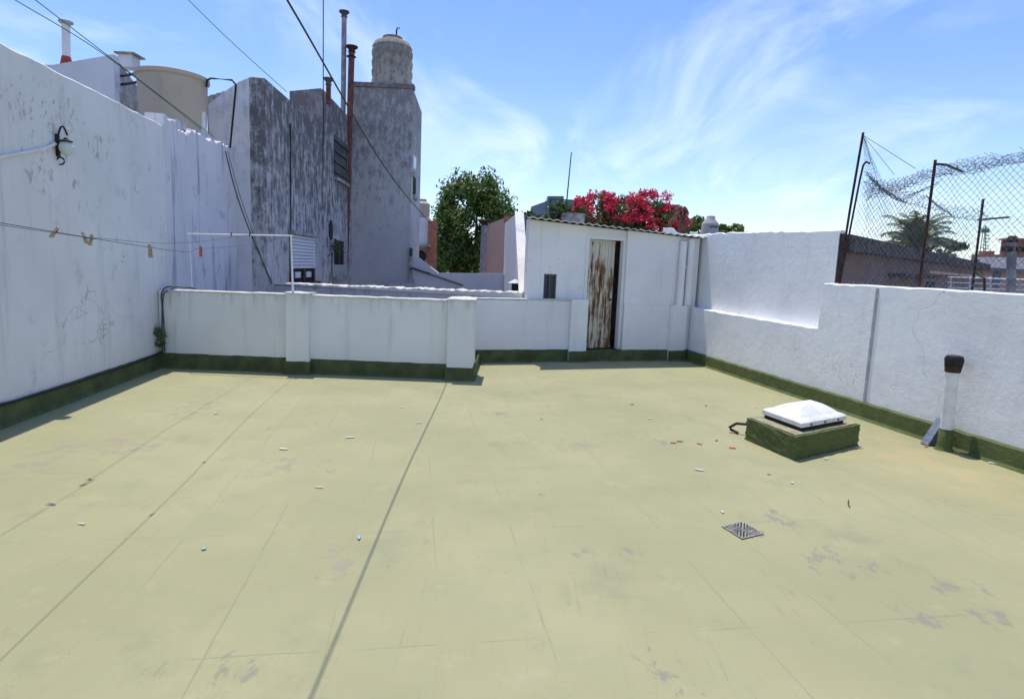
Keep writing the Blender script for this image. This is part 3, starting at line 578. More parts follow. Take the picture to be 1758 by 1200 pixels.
a = at(222, 108, 16.5); MB().box((a.x, a.y, a.z), (.35, .35, .3)).build('roof_vent', M['far_white'], t); MB().box((a.x+.02, a.y, a.z+.17), (.5, .5, .04)).build('roof_vent_cap', M['concrete'], t)
for y0, y1 in ((131, 126), (146, 141)):
    MB().tube([at(207, y0, 15.2), at(241, y1, 13.4)], .03, 6).build('bracket', M['rust'], t)
t, a, b = flue(113, 40, 114, 104, 14.9, .085, 'white_metal', 'white flue with red base on the upper white house', None)
MB().lathe([(.087, -.04), (.15, 0), (.15, .03), (.02, .05)], b, 14).build('cap', M['tank_grey'], t, True)
MB().lathe([(.13, -.1), (.12, -.05), (.095, .06), (.09, .08)], a, 12).build('base_flashing', simple('red_flashing', (.40, .06, .05), .7), t, True)
def corr(name, A, B, dv, mat, label, amp=.02, per=.13):
    mb = MB(); L = (B-A).length; n = int(L/per*8); d = (B-A)/n; N_ = d.cross(Vector(dv)).normalized(); vs = []
    for k in (0, 1):
        for j in range(2):
            for i in range(n+1): vs.append(A+d*i+Vector(dv)*j+N_*(amp*math.sin(2*math.pi*L*i/n/per)+.006*k))
    m1 = n+1; fs = []
    for i in range(n): fs += [(i, i+1, m1+i+1, m1+i), (2*m1+i, 3*m1+i, 3*m1+i+1, 2*m1+i+1)]
    mb.add(vs, fs); mb.origin = A; return tag(mb.build(name, mat, None, True), label, 'metal sheet')
A_ = at(204, 158, 13.4); B_ = at(252, 168, 12.4); corr('corrugated_sheet', A_, B_, at(214, 198, 13.3)-A_+Vector((0, 0, -.6)), M['grey_sheet'], 'weathered corrugated sheet between white house and beige tank')
A_ = at(355, 166, 12.9); B_ = at(402, 152, 12.9); corr('corrugated_sheet', A_, B_, Vector((0, 0, -1.0)), M['grey_sheet'], 'grey corrugated sheet behind the curved front wall top')
flue(347, 193, 347, 240, 11.0, .055, 'white_metal', 'short white vent pipe poking over the older wall', None, zb=2.8)
# ------------------------------------------------------------------ things in the middle distance
t = thing('courtyard_wall', 'pale courtyard wall with sloping end beyond the low wall', 'wall', at(780, 490, 20.3)-Vector((0, 0, 5)))
pts = [at(700, 437, 20.2), at(716, 441, 20.2), at(752, 469, 20.2), at(868, 470, 20.2)]
MB().prism([(pts[0].x, 20.25, -3.6), (pts[-1].x, 20.25, -3.6)]+[(p.x, 20.25, p.z) for p in pts[::-1]], (0, .2, 0)).build('wall_face', M['far_white'], t)
tag(MB().tube([at(706, 460, 20.1), at(760, 478, 20.1), at(795, 490, 20.1)], .04, 6).build('drain_pipe', M['cable_grey']), 'thin grey pipe running down the pale courtyard wall', 'pipe')
t = thing('courtyard_house', 'terracotta and white house part seen just right of the tower', 'building', (at(730, 400, 26).x, 26, -3.6))
def facade(t, name, px0, px1, py0, py1, Y, mat, th=.4, zlow=-3.6, py0b=None):
    a, b = at(px0, py0, Y), at(px1, py0b or py0, Y); zl = zlow if zlow is not None else at(px0, py1, Y).z
    return MB().prism([(a.x, Y, zl), (b.x, Y, zl), (b.x, Y, b.z), (a.x, Y, a.z)], (0, th, 0)).build(name, mat, t)
facade(t, 'upper_wall', 712, 735, 373, 425, 26.2, M['far_white'], .5, None); facade(t, 'lower_wall', 712, 737, 425, 470, 26.25, M['pink'], .5)
facade(t, 'pier', 735, 748, 379, 470, 26.0, M['terracotta'], .6)
a, b = at(712, 421, 25.9), at(740, 427, 25.9); MB().box(((a.x+b.x)/2, 25.8, a.z), (b.x-a.x, .8, .1)).build('canopy', M['concrete'], t)
a = at(722, 440, 25.9); MB().lathe([(.22, 0), (.25, .02), (.2, .05)], a, 16, Matrix.Rotation(math.pi/2, 3, 'X')).build('round_grille', M['black_iron'], t)
a = at(724, 373, 26.6); tag(MB().lathe([(.32, 0), (.34, .1), (.34, .55), (.2, .66), (.2, .74), (.02, .76)], a, 20).build('water_tank', M['tank_beige'], None, True), 'small beige tank on the house right of the tower', 'water tank')
# pink end wall, chimney stack
t = thing('pink_house', 'salmon pink gable wall behind the courtyard', 'building', (at(850, 400, 22).x, 22, -3.6))
facade(t, 'gable_wall', 831, 868, 388, 470, 22, M['pink'], .4, -3.6, 374)
a, b = at(868, 374, 21.95), at(893, 366, 21.95); MB().box(((a.x+b.x)/2, 22.3, a.z-.05), (b.x-a.x+.1, .7, .22)).build('gable_coping', M['terracotta'], t)
t, a, b = flue(832, 380, 829, 472, 21.6, .11, 'grey_pipe', 'grey flue stack with rusty cap against the pink wall', 'rust', zb=0)
# white party wall running away with a sloping coping
t = thing('sloping_wall', 'white wall with steep weathered sloping top left of the shed', 'wall', (.18, 10.7, -3.6))
W0 = Vector((.10, 10.72, 0)); wd = Vector((-.047, 1, 0)); W1 = W0+wd*2.9; W2 = W0+wd*11.0
MB().prism([(W0.x, W0.y, -3.6), (W2.x, W2.y, -3.6), (W2.x, W2.y, 3.1), (W1.x, W1.y, 2.74), (W0.x, W0.y, 1.12)], (.14, 0, 0)).build('wall_face', M['far_white'], t)
dv = (Vector((W1.x, W1.y, 2.76))-Vector((W0.x, W0.y, 1.14)))
MB().prism([(W0.x-.02, W0.y-.03, 1.10), (W0.x+.17, W0.y-.03, 1.10), (W0.x+.17, W0.y-.03, 1.17), (W0.x-.02, W0.y-.03, 1.17)], dv).build('sloping_coping', M['coping'], t)
tag(MB().prism([(W1.x+.16, 14.0, -3.6), (.62, 14.0, -3.6), (.62, 14.0, 2.5), (W1.x+.16, 14.0, 2.76)], (0, .2, 0)).build('shade_toned_wall', mould('recess_shade_grey', (.16, .155, .17), .6, 0, 6)), 'wall sliver with recess shade painted in dark grey between sloping wall and shed', 'wall')  # far wall; its dark grey base colour paints in the shade of the recess
t = thing('chimney_vent', 'little black vent with white cap on the low stained wall', 'vent', at(884, 502, 11.4))
a = at(884, 500, 11.4); MB().box((a.x, a.y, a.z+.06), (.13, .13, .16)).build('vent_body', M['black_iron'], t); MB().lathe([(.14, 0), (.015, .07)], a+Vector((0, 0, .15)), 4).build('vent_cap', M['far_white'], t)
# round concrete tank, mast, cage, block
a = at(985, 384, 14.4); tag(MB().lathe([(.25, -.3), (.25, .17), (.275, .18), (.275, .215), (.02, .23)], a, 24).build('concrete_tank', M['concrete'], None, True), 'round low concrete tank just behind the shed roof', 'water tank')
tag(MB().tube([at(981, 262, 21), at(973, 345, 21), at(971, 420, 21)], [.018, .026, .03], 6).build('antenna_mast', M['cable_green']), 'thin green antenna mast above the grey block', 'mast')
t = thing('office_block', 'distant blue grey office block behind the hedge', 'building', (at(955, 360, 62).x, 62, -3.6))
facade(t, 'main_wall', 912, 945, 355, 420, 62, M['far_blue'], 10, -3.6, 343); facade(t, 'upper_wall', 940, 968, 337, 420, 61.8, M['far_glass'], 9); facade(t, 'right_wing', 968, 1012, 345, 420, 61.9, M['far_blue'], 8)
for k in range(6):
    a, b = at(946+k*10, 349, 61.6), at(953+k*10, 349, 61.6); zb = at(950, 362, 61.6).z
    MB().prism([(a.x, 61.6, zb), (b.x, 61.6, zb), (b.x, 61.6, a.z), (a.x, 61.6, a.z)], (0, .1, 0)).build('window', M['far_glass'], t)
t = thing('court_cage', 'green mesh cage frame of a far sports court', 'fence', at(944, 380, 30))
for px in (945, 965, 990, 1010): MB().tube([at(px, 342, 30), at(px, 400, 30)], .05, 6).build('post', M['cable_green'], t)
for py in (342, 352): MB().tube([at(945, py, 30), at(1012, py+4, 30)], .035, 6).build('rail', M['cable_green'], t)
# ------------------------------------------------------------------ foliage
def leaves(c, rad, n, size, clumps, seed, flat=.5, shell=.55, csz=.30, low=-1.0):
    R = np.random.default_rng(seed); cl = R.normal(size=(clumps, 3)); cl /= np.linalg.norm(cl, axis=1)[:, None]
    cl[:, 2] = np.maximum(cl[:, 2], low); cl *= (shell+(1-shell)*R.random((clumps, 1))**.6); cs = csz*(.6+.8*R.random(clumps))
    k = R.integers(0, clumps, n); off = R.normal(size=(n, 3)); off /= np.linalg.norm(off, axis=1)[:, None]; off *= (R.random((n, 1))**.45)
    P = (cl[k]+off*cs[k][:, None])*np.array(rad)+np.array(c)
    a = R.normal(size=(n, 3)); a /= np.linalg.norm(a, axis=1)[:, None]; up = off+np.array([0, 0, .6])+R.normal(size=(n, 3))*flat; b = np.cross(up, a); b /= np.linalg.norm(b, axis=1)[:, None]+1e-9
    s = size*(.6+.8*R.random((n, 1))); V = np.empty((n, 4, 3)); V[:, 0] = P-a*s; V[:, 1] = P+b*s*.45; V[:, 2] = P+a*s; V[:, 3] = P-b*s*.45
    return V.reshape(-1, 3), np.arange(n*4).reshape(-1, 4)
def tree(px, py, Y, rad, n, size, label, seed, mat='leaf', clumps=60, name='leafy_tree', trunk=.18, group=None, csz=.3):
    c = at(px, py, Y); t = thing(name, label, 'tree', (c.x, Y, -3.6), group)
    V, F = leaves(c, rad, n, size, clumps, seed, csz=csz); raw('crown', V, F, M[mat], t)
    mb = MB(); mb.tube([(c.x, Y, -3.6), (c.x+.05, Y, -1), (c.x, Y, c.z-rad[2]*.4), (c.x, Y, c.z+rad[2]*.3)], [trunk, trunk*.85, trunk*.6, trunk*.2], 8)
    R = random.Random(seed)
    for k in range(7):
        q = R.uniform(0, 6.28); mb.tube([(c.x, Y, c.z-rad[2]*R.uniform(.2, .7)), (c.x+math.cos(q)*rad[0]*.4, Y+math.sin(q)*rad[1]*.4, c.z), (c.x+math.cos(q)*rad[0]*.75, Y+math.sin(q)*rad[1]*.75, c.z+rad[2]*R.uniform(.1, .5))], [trunk*.4, trunk*.25, trunk*.08], 6)
    mb.build('trunk', M['bark'], t); return t
tree(818, 392, 31, (2.0, 2.0, 2.5), 22000, .105, 'big dark green leafy tree right of the tower', 3, clumps=70)
tree(776, 425, 30, (1.0, 1.0, 1.8), 7000, .10, 'smaller bushy tree at the left foot of the big tree', 5, clumps=35)
tree(900, 383, 27, (.7, .8, .45), 1800, .12, 'light green shrub top beside the pink gable', 8, 'leaf_mid', 22, 'shrub', .06)
tree(934, 384, 27, (.7, .8, .30), 1500, .09, 'pale green hedge shrub below the far office block', 9, 'leaf_mid', 22, 'shrub', .06)
tree(963, 366, 20, (.42, .4, .30), 1200, .08, 'small yellow green bush left of the concrete tank', 10, 'leaf_mid', 16, 'shrub', .04)
tree(1190, 392, 40, (1.1, 1, .75), 1800, .15, 'dark green far tree left of the grey tank', 12, 'leaf', 24)
tree(1250, 398, 45, (1.0, 1, .55), 1600, .15, 'low far tree right of the grey tank', 13, 'leaf', 24)
# bougainvillea
c = at(1068, 378, 15.2); t = thing('bougainvillea', 'large crimson flowering bougainvillea spilling over behind the shed', 'bougainvillea', (c.x, 15.2, -3.6))
Vs = []; Fs = []; Vb = []; Fb = []; no = 0; nb_ = 0
for k, (px, py, rx, rz, n) in enumerate(((1020, 372, .52, .50, 1700), (1068, 370, .60, .45, 2000), (1112, 372, .62, .48, 2000), (1148, 384, .42, .34, 1100), (990, 384, .35, .25, 500), (1085, 390, 1.2, .3, 1500))):
    p = at(px, py, 15.2+random.uniform(-.2, .2)); V, F = leaves(p, (rx, .6, rz), int(n*1.3), .045, 30, 40+k, csz=.34); Vs.append(V); Fs.append(F+no); no += len(V)
    V, F = leaves(p+Vector((0, -.08, .06)), (rx*1.07, .66, rz*1.1), int(n*1.5), .036, 44, 60+k, shell=.75, csz=.2, low=-.5); Vb.append(V); Fb.append(F+nb_); nb_ += len(V)
raw('foliage', np.concatenate(Vs), np.concatenate(Fs), M['leaf_mid'], t); raw('flowers', np.concatenate(Vb), np.concatenate(Fb), M['bract'], t)
mb = MB()
for k in range(9):
    x = c.x+random.uniform(-1.3, 1.3); mb.tube([(c.x, 15.3, -3.6), (c.x+(x-c.x)*.3, 15.3, .5), (x, 15.2, c.z)], [.06, .04, .015], 6)
mb.build('stems', M['bark'], t)
# chimney cowl, metal pipe, ragged parapet and grey tank by the shed's right end
M['brown_clay'] = simple('brown_clay', (.15, .065, .045), .9, var=.35)
t = thing('chimney_cowl', 'brown curved clay chimney cowl beside the bougainvillea', 'chimney', at(1169, 396, 13.6))
a = at(1170, 392, 13.6)
for k in range(3):
    pts = [a+Vector((-.10+.05*k-.16*math.cos(q)*(1-.15*k), .03*k, .12*k+.2*math.sin(q))) for q in np.linspace(.2, 2.7, 9)]
    MB().tube(pts, .05, 8).build('clay_tile', M['brown_clay'], t, True)
MB().tube([a+Vector((0, 0, -.5)), a+Vector((0, 0, .10))], .09, 10).build('stack', M['brown_clay'], t, True)
flue(1162, 352, 1162, 372, 15.0, .075, 'wire', 'short shiny metal flue behind the clay chimney cowl', None, zb=1.5)
t = thing('ragged_parapet', 'broken white parapet stub at the right end of the shed roof', 'wall', at(1168, 410, 12.2))
A_, B_ = at(1138, 400, 12.3), at(1198, 400, 12.1); z0 = 1.9
slab((A_.x, A_.y), (B_.x, B_.y), z0, [(0, at(1138, 390, 12.3).z), (.22, at(1155, 393, 12.3).z), (.26, at(1162, 399, 12.3).z), (.5, at(1180, 403, 12.2).z), (.52, at(1184, 398, 12.2).z), (2, at(1198, 399, 12.1).z)], .2, 1, jit=.02, seg=.05).build('wall_face', M['coping'], t)
a = at(1218, 404, 30); rr = 14/FPX*30
t = thing('water_tank', 'grey water tank with dark scribble behind the white wall', 'water tank', a+Vector((0, 0, -.6)))
MB().lathe([(rr, -.6), (rr, .50), (rr*.96, .56), (rr*.55, .74), (rr*.5, .86), (rr*.46, .9), (.02, .92)], a, 28).build('tank_body', M['tank_grey'], t, True)
sq = [a+Vector((rr*math.sin(q)*1.01, -rr*math.cos(q)*1.01, .38+.05*math.sin(q*31)+.02*math.sin(q*13+1))) for q in np.linspace(-.35, .75, 60)]
MB().tube(sq, .012, 4).build('painted_scribble', M['black'], t)
# ------------------------------------------------------------------ right neighbour beyond the fence
t = thing('neighbour_house', 'dull pink neighbour house with blackened cornice behind the fence', 'building', at(1450, 470, 12)-Vector((0, 0, 4)))
N0 = at(1446, 403, 12.0); N1 = Vector((at(1692, 445, 22).x, 22, 0)); nd = (N1-Vector((N0.x, N0.y, 0))).normalized(); nn = Vector((nd.y, -nd.x, 0)); NL = (N1-Vector((N0.x, N0.y, 0))).length
def npnt(u, z, o=0.0): return Vector((N0.x, N0.y, 0))+nd*u+nn*o+Vector((0, 0, z))
def nslab(name, u0, u1, z0, z1, o, th, mat, par=t, z1b=None): return MB().prism([npnt(u0, z0, o), npnt(u1, z0, o), npnt(u1, z1b if z1b is not None else z1, o), npnt(u0, z1, o)], nn*th).build(name, mat, par)
zt = N0.z
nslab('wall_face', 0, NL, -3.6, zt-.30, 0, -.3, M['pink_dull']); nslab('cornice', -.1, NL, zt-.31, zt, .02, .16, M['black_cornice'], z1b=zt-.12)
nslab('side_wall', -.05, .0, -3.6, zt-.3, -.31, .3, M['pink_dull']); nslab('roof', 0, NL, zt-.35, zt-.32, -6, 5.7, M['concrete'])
def nu(px): 
    p = onp(Vector((N0.x, N0.y, 0)), N1, px, 480); return (Vector((p.x, p.y, 0))-Vector((N0.x, N0.y, 0))).dot(nd)
nslab('doorway', nu(1590), nu(1604), -.6, 1.65, .005, .02, M['dark']); nslab('awning', nu(1524), nu(1585), 1.72, 1.80, .01, .35, M['black_cornice']); nslab('string_course', nu(1585), nu(1692), 1.86, 1.93, .01, .12, M['pink'])
nslab('window', nu(1625), nu(1640), .6, 1.5, .005, .02, M['dark']); nslab('blue_door', nu(1664), nu(1676), -.4, 1.5, .005, .02, M['tile_blue']); nslab('plinth_ledge', nu(1450), nu(1520), .9, 1.0, .01, .4, M['black_cornice'])
t2 = thing('far_house', 'house with grey slate roof at the right edge beyond the railing', 'building', at(1720, 470, 24)-Vector((0, 0, 5)))
facade(t2, 'wall_face', 1678, 1800, 463, 500, 24, M['pink'], .4, -3.6)
a, b = at(1676, 464, 23.6), at(1800, 470, 23.6); c_, d_ = at(1684, 446, 27), at(1800, 448, 27); MB().prism([a, b, d_, c_], (0, 0, .12)).build('slate_roof', M['slate'], t2)
a, b = at(1706, 467, 23.98), at(1719, 467, 23.98); zb = at(1706, 494, 23.98).z; MB().prism([(a.x, 23.96, zb), (b.x, 23.96, zb), (b.x, 23.96, a.z), (a.x, 23.96, a.z)], (0, .03, 0)).build('blue_door', M['tile_blue'], t2)
t2 = thing('brick_building', 'red brick flat building cut by the right edge', 'building', at(1745, 440, 40)-Vector((0, 0, 6)))
facade(t2, 'wall_face', 1730, 1830, 411, 470, 40, M['brick'], .5); facade(t2, 'parapet_band', 1729, 1830, 409, 412, 39.8, M['terracotta'], .7, None)
for px in (1738, 1750): facade(t2, 'window', px, px+6, 424, 436, 39.95, M['glass'], .1, None)
t2 = thing('brick_building', 'low far brick rooftops beneath the lattice mast', 'building', at(1695, 440, 60)-Vector((0, 0, 6)))
facade(t2, 'wall_face', 1676, 1720, 437, 460, 60, M['brick'], .6); facade(t2, 'upper_block', 1688, 1708, 431, 437, 60.5, M['terracotta'], .6, -3.6); facade(t2, 'white_parapet', 1676, 1712, 442, 446, 59.8, M['far_white'], .2, None)
t2 = thing('lattice_mast', 'thin grey lattice radio mast on the far skyline', 'mast', at(1691, 440, 80)-Vector((0, 0, 5)))
a = at(1691, 388, 80); b = at(1690, 440, 80); mb = MB()
for q in range(3): o = Vector((math.cos(q*2.1)*.3, math.sin(q*2.1)*.3, 0)); mb.tube([b+o*2-Vector((0, 0, 4)), a+o*.4], .06, 4)
for k in range(9): z = b.z+(a.z-b.z)*k/9; f = 2-1.6*k/9; ps = [Vector((b.x+math.cos(q*2.1)*.3*f, 80+math.sin(q*2.1)*.3*f, z+(q % 2)*.25)) for q in range(4)]; mb.tube(ps, .04, 4)
mb.build('lattice', M['wire'], t2); MB().lathe([(.1, 0), (.45, .02), (.45, .5), (.1, .52)], at(1691, 400, 80), 8).build('antenna_ring', M['wire'], t2)
t2 = thing('utility_post', 'weathered concrete post with bracket behind the fence at right', 'post', at(1736, 500, 10)-Vector((0, 0, 5)))
MB().tube([at(1733, 620, 10), at(1737, 416, 10)], .065, 8).build('shaft', M['concrete'], t2); MB().box(at(1740, 428, 10), (.3, .12, .08)).build('bracket', M['rust'], t2); MB().lathe([(.07, 0), (.09, .03), (.05, .1)], at(1737, 416, 10), 8).build('top_cap', M['rust'], t2)
t2 = thing('railing', 'white metal railing on the neighbour roof behind the fence', 'railing', at(1690, 500, 11)-Vector((0, 0, 3)))
for py in (478, 487, 496): MB().tube([at(1628, py-2, 13), at(1780, py+3, 10)], .016, 6).build('rail', M['white_metal'], t2)
for px in (1632, 1665, 1700, 1742): MB().tube([at(px, 475, 13-(px-1628)*.02), at(px, 520, 13-(px-1628)*.02)], .018, 6).build('rail_post', M['white_metal'], t2)
# palm
c = at(1570, 425, 17); t = thing('palm_tree', 'feathery palm behind the neighbour house', 'palm', (c.x, 17, -3.6))
MB().tube([(c.x, 17, -3.6), (c.x+.05, 17, 0), (c.x, 17, c.z)], [.22, .17, .13], 10).build('trunk', M['bark'], t)
Vp = []; R = random.Random(4); rach = MB()
for k in range(34):
    q = R.uniform(0, 6.28); el = R.uniform(.35, 1.45); L = R.uniform(.95, 1.35); p = Vector((c.x, 17, c.z)); dirh = Vector((math.cos(q), math.sin(q), 0)); pts = []
    for s in range(11): f = s/10; e = el-f*f*1.5; pts.append(p.copy()); p = p+(dirh*math.cos(e)+Vector((0, 0, math.sin(e))))*L/10
    rach.tube(pts, [.014-.001*s for s in range(11)], 4); sd_ = dirh.cross(Vector((0, 0, 1)))
    for s in range(1, 40):
        f = s/40*10; i = min(9, int(f)); b_ = pts[i]+(pts[i+1]-pts[i])*(f-i); tt = (pts[i+1]-pts[i]).normalized(); ll = .30*(1-abs(s/40-.4))
        for sg in (-1, 1): e_ = b_+(sd_*sg*.75+tt*.6+Vector((0, 0, -.35+R.uniform(-.15, .15))))*ll; w_ = tt*.022; Vp += [b_-w_, b_+w_, e_+w_*.3, e_-w_*.3]
raw('fronds', [tuple(v) for v in Vp], [(i, i+1, i+2, i+3) for i in range(0, len(Vp), 4)], M['leaf_palm'], t); rach.build('frond_ribs', M['leaf_palm'], t)
tree(1615, 432, 19, (.7, .6, .4), 1500, .07, 'low green shrub right of the palm', 22, 'leaf_mid', 20, 'shrub', .05)
# ------------------------------------------------------------------ chain link fence on the right wall
ff = thing('chain_link_fence', 'rusty chain link fence with tangled wire on the right wall', 'fence', (4.0, 7.67, 1.53))
FR0 = onp(RA, RB, 1437, 487)+Vector((.13, 0, 0)); YP = FR0.y
def rp(px, py): return onp(RA+Vector((.08, 0, 0)), RB+Vector((.08, 0, 0)), px, py)
P1b, P1t = rp(1437, 489), at(1482, 228, 7.75); P1m = P1b.lerp(P1t, .72)
MB().tube([P1b-Vector((0, 0, .3)), P1b.lerp(P1t, .5), P1t], .015, 8).build('leaning_post', M['rust'], ff)
hk = [rp(1441, 489), at(1476, 310, 7.5), at(1482, 284, 7.45), at(1487, 278, 7.4), at(1493, 281, 7.35)]
MB().tube(hk, .012, 8).build('hooked_post', M['rust'], ff)
P2b, P2t = rp(1577, 497), rp(1606, 275)
MB().tube([P2b-Vector((0, 0, .2)), P2t], .0145, 8).build('post', M['rust'], ff)
MB().tube([rp(1607, 282), rp(1616, 283)+Vector((.05, 0, 0)), at(1652, 295, 7.2)], .013, 8).build('post_arm', M['rust'], ff)
P3b, P3t = at(1675, 470, 9.0), at(1688, 342, 9.0)
MB().tube([P3b-Vector((0, 0, 1.5)), P3t], .017, 8).build('far_post', M['rust'], ff); MB().tube([at(1679, 378, 9.0), at(1733, 373, 8.6)], .014, 6).build('far_post_arm', M['rust'], ff)
MB().tube([rp(1690, 505), rp(1690, 478), rp(1678, 468)], .012, 6).build('stay_bracket', M['black_iron'], ff)
P4b, P4t = rp(1830, 515), rp(1880, 245)
def patch(c00, c10, c01, c11, cell, r, mb, sag=0.0):
    """diamond mesh between bottom edge c00>c10 and top edge c01>c11"""
    Lu = ((c10-c00).length+(c11-c01).length)/2; Lv = ((c01-c00).length+(c11-c10).length)/2
    def P(u, v): 
        p = (c00*(1-u)+c10*u)*(1-v)+(c01*(1-u)+c11*u)*v; return p+Vector((0, 0, -sag*4*u*(1-u)*v))+Vector((.008*math.sin(37*u+11*v), .008*math.cos(29*u*v+5*u), 0))
    n = int((Lu+Lv)/cell)
    for s in (0, 1):
        for k in range(-int(Lv/cell)-1, n+1):
            a = k*cell; pts = []
            for j in range(0, 13):
                v = j/12; u = (a+v*Lv)/Lu if s == 0 else (a+Lv-v*Lv-0)/Lu
                if -.001 <= u <= 1.001: pts.append(P(min(1, max(0, u)), v))
            if len(pts) > 1: mb.tube(pts, r, 3, False)
    return mb
top1 = rp(1478, 312); mesh = MB(); C = .068
patch(P1b, P2b, top1, rp(1603, 292), C, .0021, mesh, .02); patch(P2b, P4b, rp(1603, 292), P4t-Vector((0, 0, .02)), C, .0021, mesh)
o = mesh.build('chain_link_mesh', M['wire'], ff); o['kind'] = 'stuff'
mesh = MB(); patch(at(1478, 490, 7.9), P3b-Vector((0, 0, .3)), at(1482, 305, 7.7), at(1687, 372, 9.0), .075, .0018, mesh, .12); patch(P3b-Vector((0, 0, .3)), at(1800, 500, 8.2), at(1687, 372, 9), at(1800, 372, 8.2), .075, .0016, mesh)
o = mesh.build('far_side_mesh', M['wire_dark'], ff); o['kind'] = 'stuff'
mesh = MB(); patch(at(1480, 300, 7.7), at(1530, 345, 7.75), at(1482, 236, 7.75), at(1486, 240, 7.75), .05, .0016, mesh)
for tx, ty in ((1572, 290), (1535, 300), (1512, 328)): mesh.tube([P1t-Vector((0, 0, .03)), at(tx, ty, 7.3)], .003, 4)
o = mesh.build('slack_net', M['cable_green'], ff); o['kind'] = 'stuff'
def coil(path, r0, turns, rad, mb, seed):
    R = random.Random(seed); pts = []; n = turns*9
    def PP(f): f *= len(path)-1; i = min(len(path)-2, int(f)); return path[i].lerp(path[i+1], f-i)
    for i in range(n+1):
        f = i/n; q = i/9*2*math.pi+R.uniform(-.3, .3); r = r0*(.7+.5*R.random()); pts.append(PP(f)+Vector((r*.5*math.cos(q), r*.7*math.cos(q+.5)+R.uniform(-.02, .02), r*math.sin(q)+R.uniform(-.012, .012))))
    return mb.tube(pts, rad, 3, False)
tp = [rp(1486, 336), rp(1540, 322), rp(1606, 297), rp(1680, 285), rp(1758, 272), rp(1880, 248)]
def band(path, hgt, cell, rad, mb, seed, lean=.05):
    """crumpled strip of wire netting hung along a path"""
    R = random.Random(seed); P = []; n = int(sum((b-a).length for a, b in zip(path, path[1:]))/cell)
    def PP(f): f *= len(path)-1; i = min(len(path)-2, int(f)); return path[i].lerp(path[i+1], f-i)
    m = max(3, int(hgt/cell)+1)
    for i in range(n+1):
        sw = .5+.5*math.sin(i*.21+seed)*.7; row = []
        for j in range(m+1):
            f = j/m; row.append(PP(i/n)+Vector((lean*math.sin(f*3+i*.13)+R.uniform(-.012, .012), R.uniform(-.02, .02), (f-.35)*hgt*(.65+.35*sw)+R.uniform(-.014, .014))))
        P.append(row)
    for i in range(n):
        for j in range(m):
            if (i+j) % 2: mb.tube([P[i][j], P[i+1][j+1]], rad, 3, False)
            else: mb.tube([P[i][j+1], P[i+1][j]], rad, 3, False)
            if R.random() < .25: mb.tube([P[i][j], P[i+1][j]], rad, 3, False)
    mb.tube([r[0] for r in P], rad*1.6, 4, False)
mesh = MB(); band(tp, .15, .022, .0014, mesh, 1); band([p+Vector((.04, .03, .01)) for p in tp], .12, .025, .0014, mesh, 2, -.05)
for k in range(40):
    f = random.random()*(len(tp)-1); i = min(len(tp)-2, int(f)); p = tp[i].lerp(tp[i+1], f-i)+Vector((0, 0, random.uniform(-.02, .11))); d = Vector((random.uniform(-1, 1), random.uniform(-1, 1), random.uniform(-1, 1)))*.03; mesh.tube([p-d, p+d], .002, 3, False)
o = mesh.build('coiled_wire', M['wire_dark'], ff); o['kind'] = 'stuff'
mesh = MB(); tp2 = [at(1482, 306, 7.7), at(1520, 326, 7.8), at(1572, 345, 8.0), at(1610, 356, 8.3), at(1650, 368, 8.6), at(1690, 374, 9.0)]
band(tp2, .16, .028, .0020, mesh, 3, .08); band([at(1486, 312, 7.6), at(1530, 338, 7.2), at(1565, 344, 6.9), at(1600, 318, 6.6)], .15, .026, .0014, mesh, 4, .1)
o = mesh.build('sagging_wire_roll', M['wire_dark'], ff); o['kind'] = 'stuff'
# ------------------------------------------------------------------ overhead wires
def wire(pts, r, mat, label, sub=10, name='overhead_wire'):
    pts = [Vector(p) for p in pts]; P = []
    for i in range(len(pts)-1):
        p0, p1, p2, p3 = pts[max(i-1, 0)], pts[i], pts[i+1], pts[min(i+2, len(pts)-1)]
        for s in range(sub):
            f = s/sub; P.append(.5*((2*p1)+(p2-p0)*f+(2*p0-5*p1+4*p2-p3)*f*f+(3*p1-p0-3*p2+p3)*f**3))
    P.append(pts[-1]); mb = MB().tube(P, r, 6); return tag(mb.build(name, M[mat]), label, 'wire')
wire([(-.95, -3, 3.75), (-.98, 0, 3.15), (-1.01, 2.7, 2.69), (-1.06, 5.17, 2.31), (-1.12, 8.77, 2.06), at(775, 422, 13), at(800, 437, 17), at(815, 441, 19.5), at(829, 436, 21.4)], .0052, 'black', 'thick black cable sagging over the middle of the terrace')
wire([at(-60, -50, 8.2), at(25, 0, 8.4), at(180, 95, 9.2), at(345, 222, 10.2)], .006, 'cable_green', 'lower of two green wires crossing the top left corner')
wire([at(-20, -60, 8.4), at(60, 0, 8.6), at(190, 100, 9.4), at(368, 236, 10.6)], .006, 'cable_green', 'upper of two green wires crossing the top left corner')
wire([at(250, -75, 11), at(323, 0, 11.6), at(400, 75, 12.3), at(492, 158, 13.3)], .006, 'cable_green', 'single green wire reaching the top of the mouldy building')
wire([at(555, -90, 15.0), at(555, 0, 15.1), at(555, 150, 15.25), at(556, 250, 15.25)], .012, 'black', 'straight black drop cable in front of the rear block')
wire([at(387, 260, 11.3), at(405, 330, 11.3), at(430, 400, 11.4), at(467, 487, 11.6)], .010, 'black', 'slanting black cable across the old wall and front face', name='cable')
wire([at(391, 260, 11.25), at(410, 330, 11.25), at(434, 400, 11.35), at(463, 485, 11.55)], .006, 'cable_grey', 'thin grey cable twisted beside the slanting black one', name='cable')
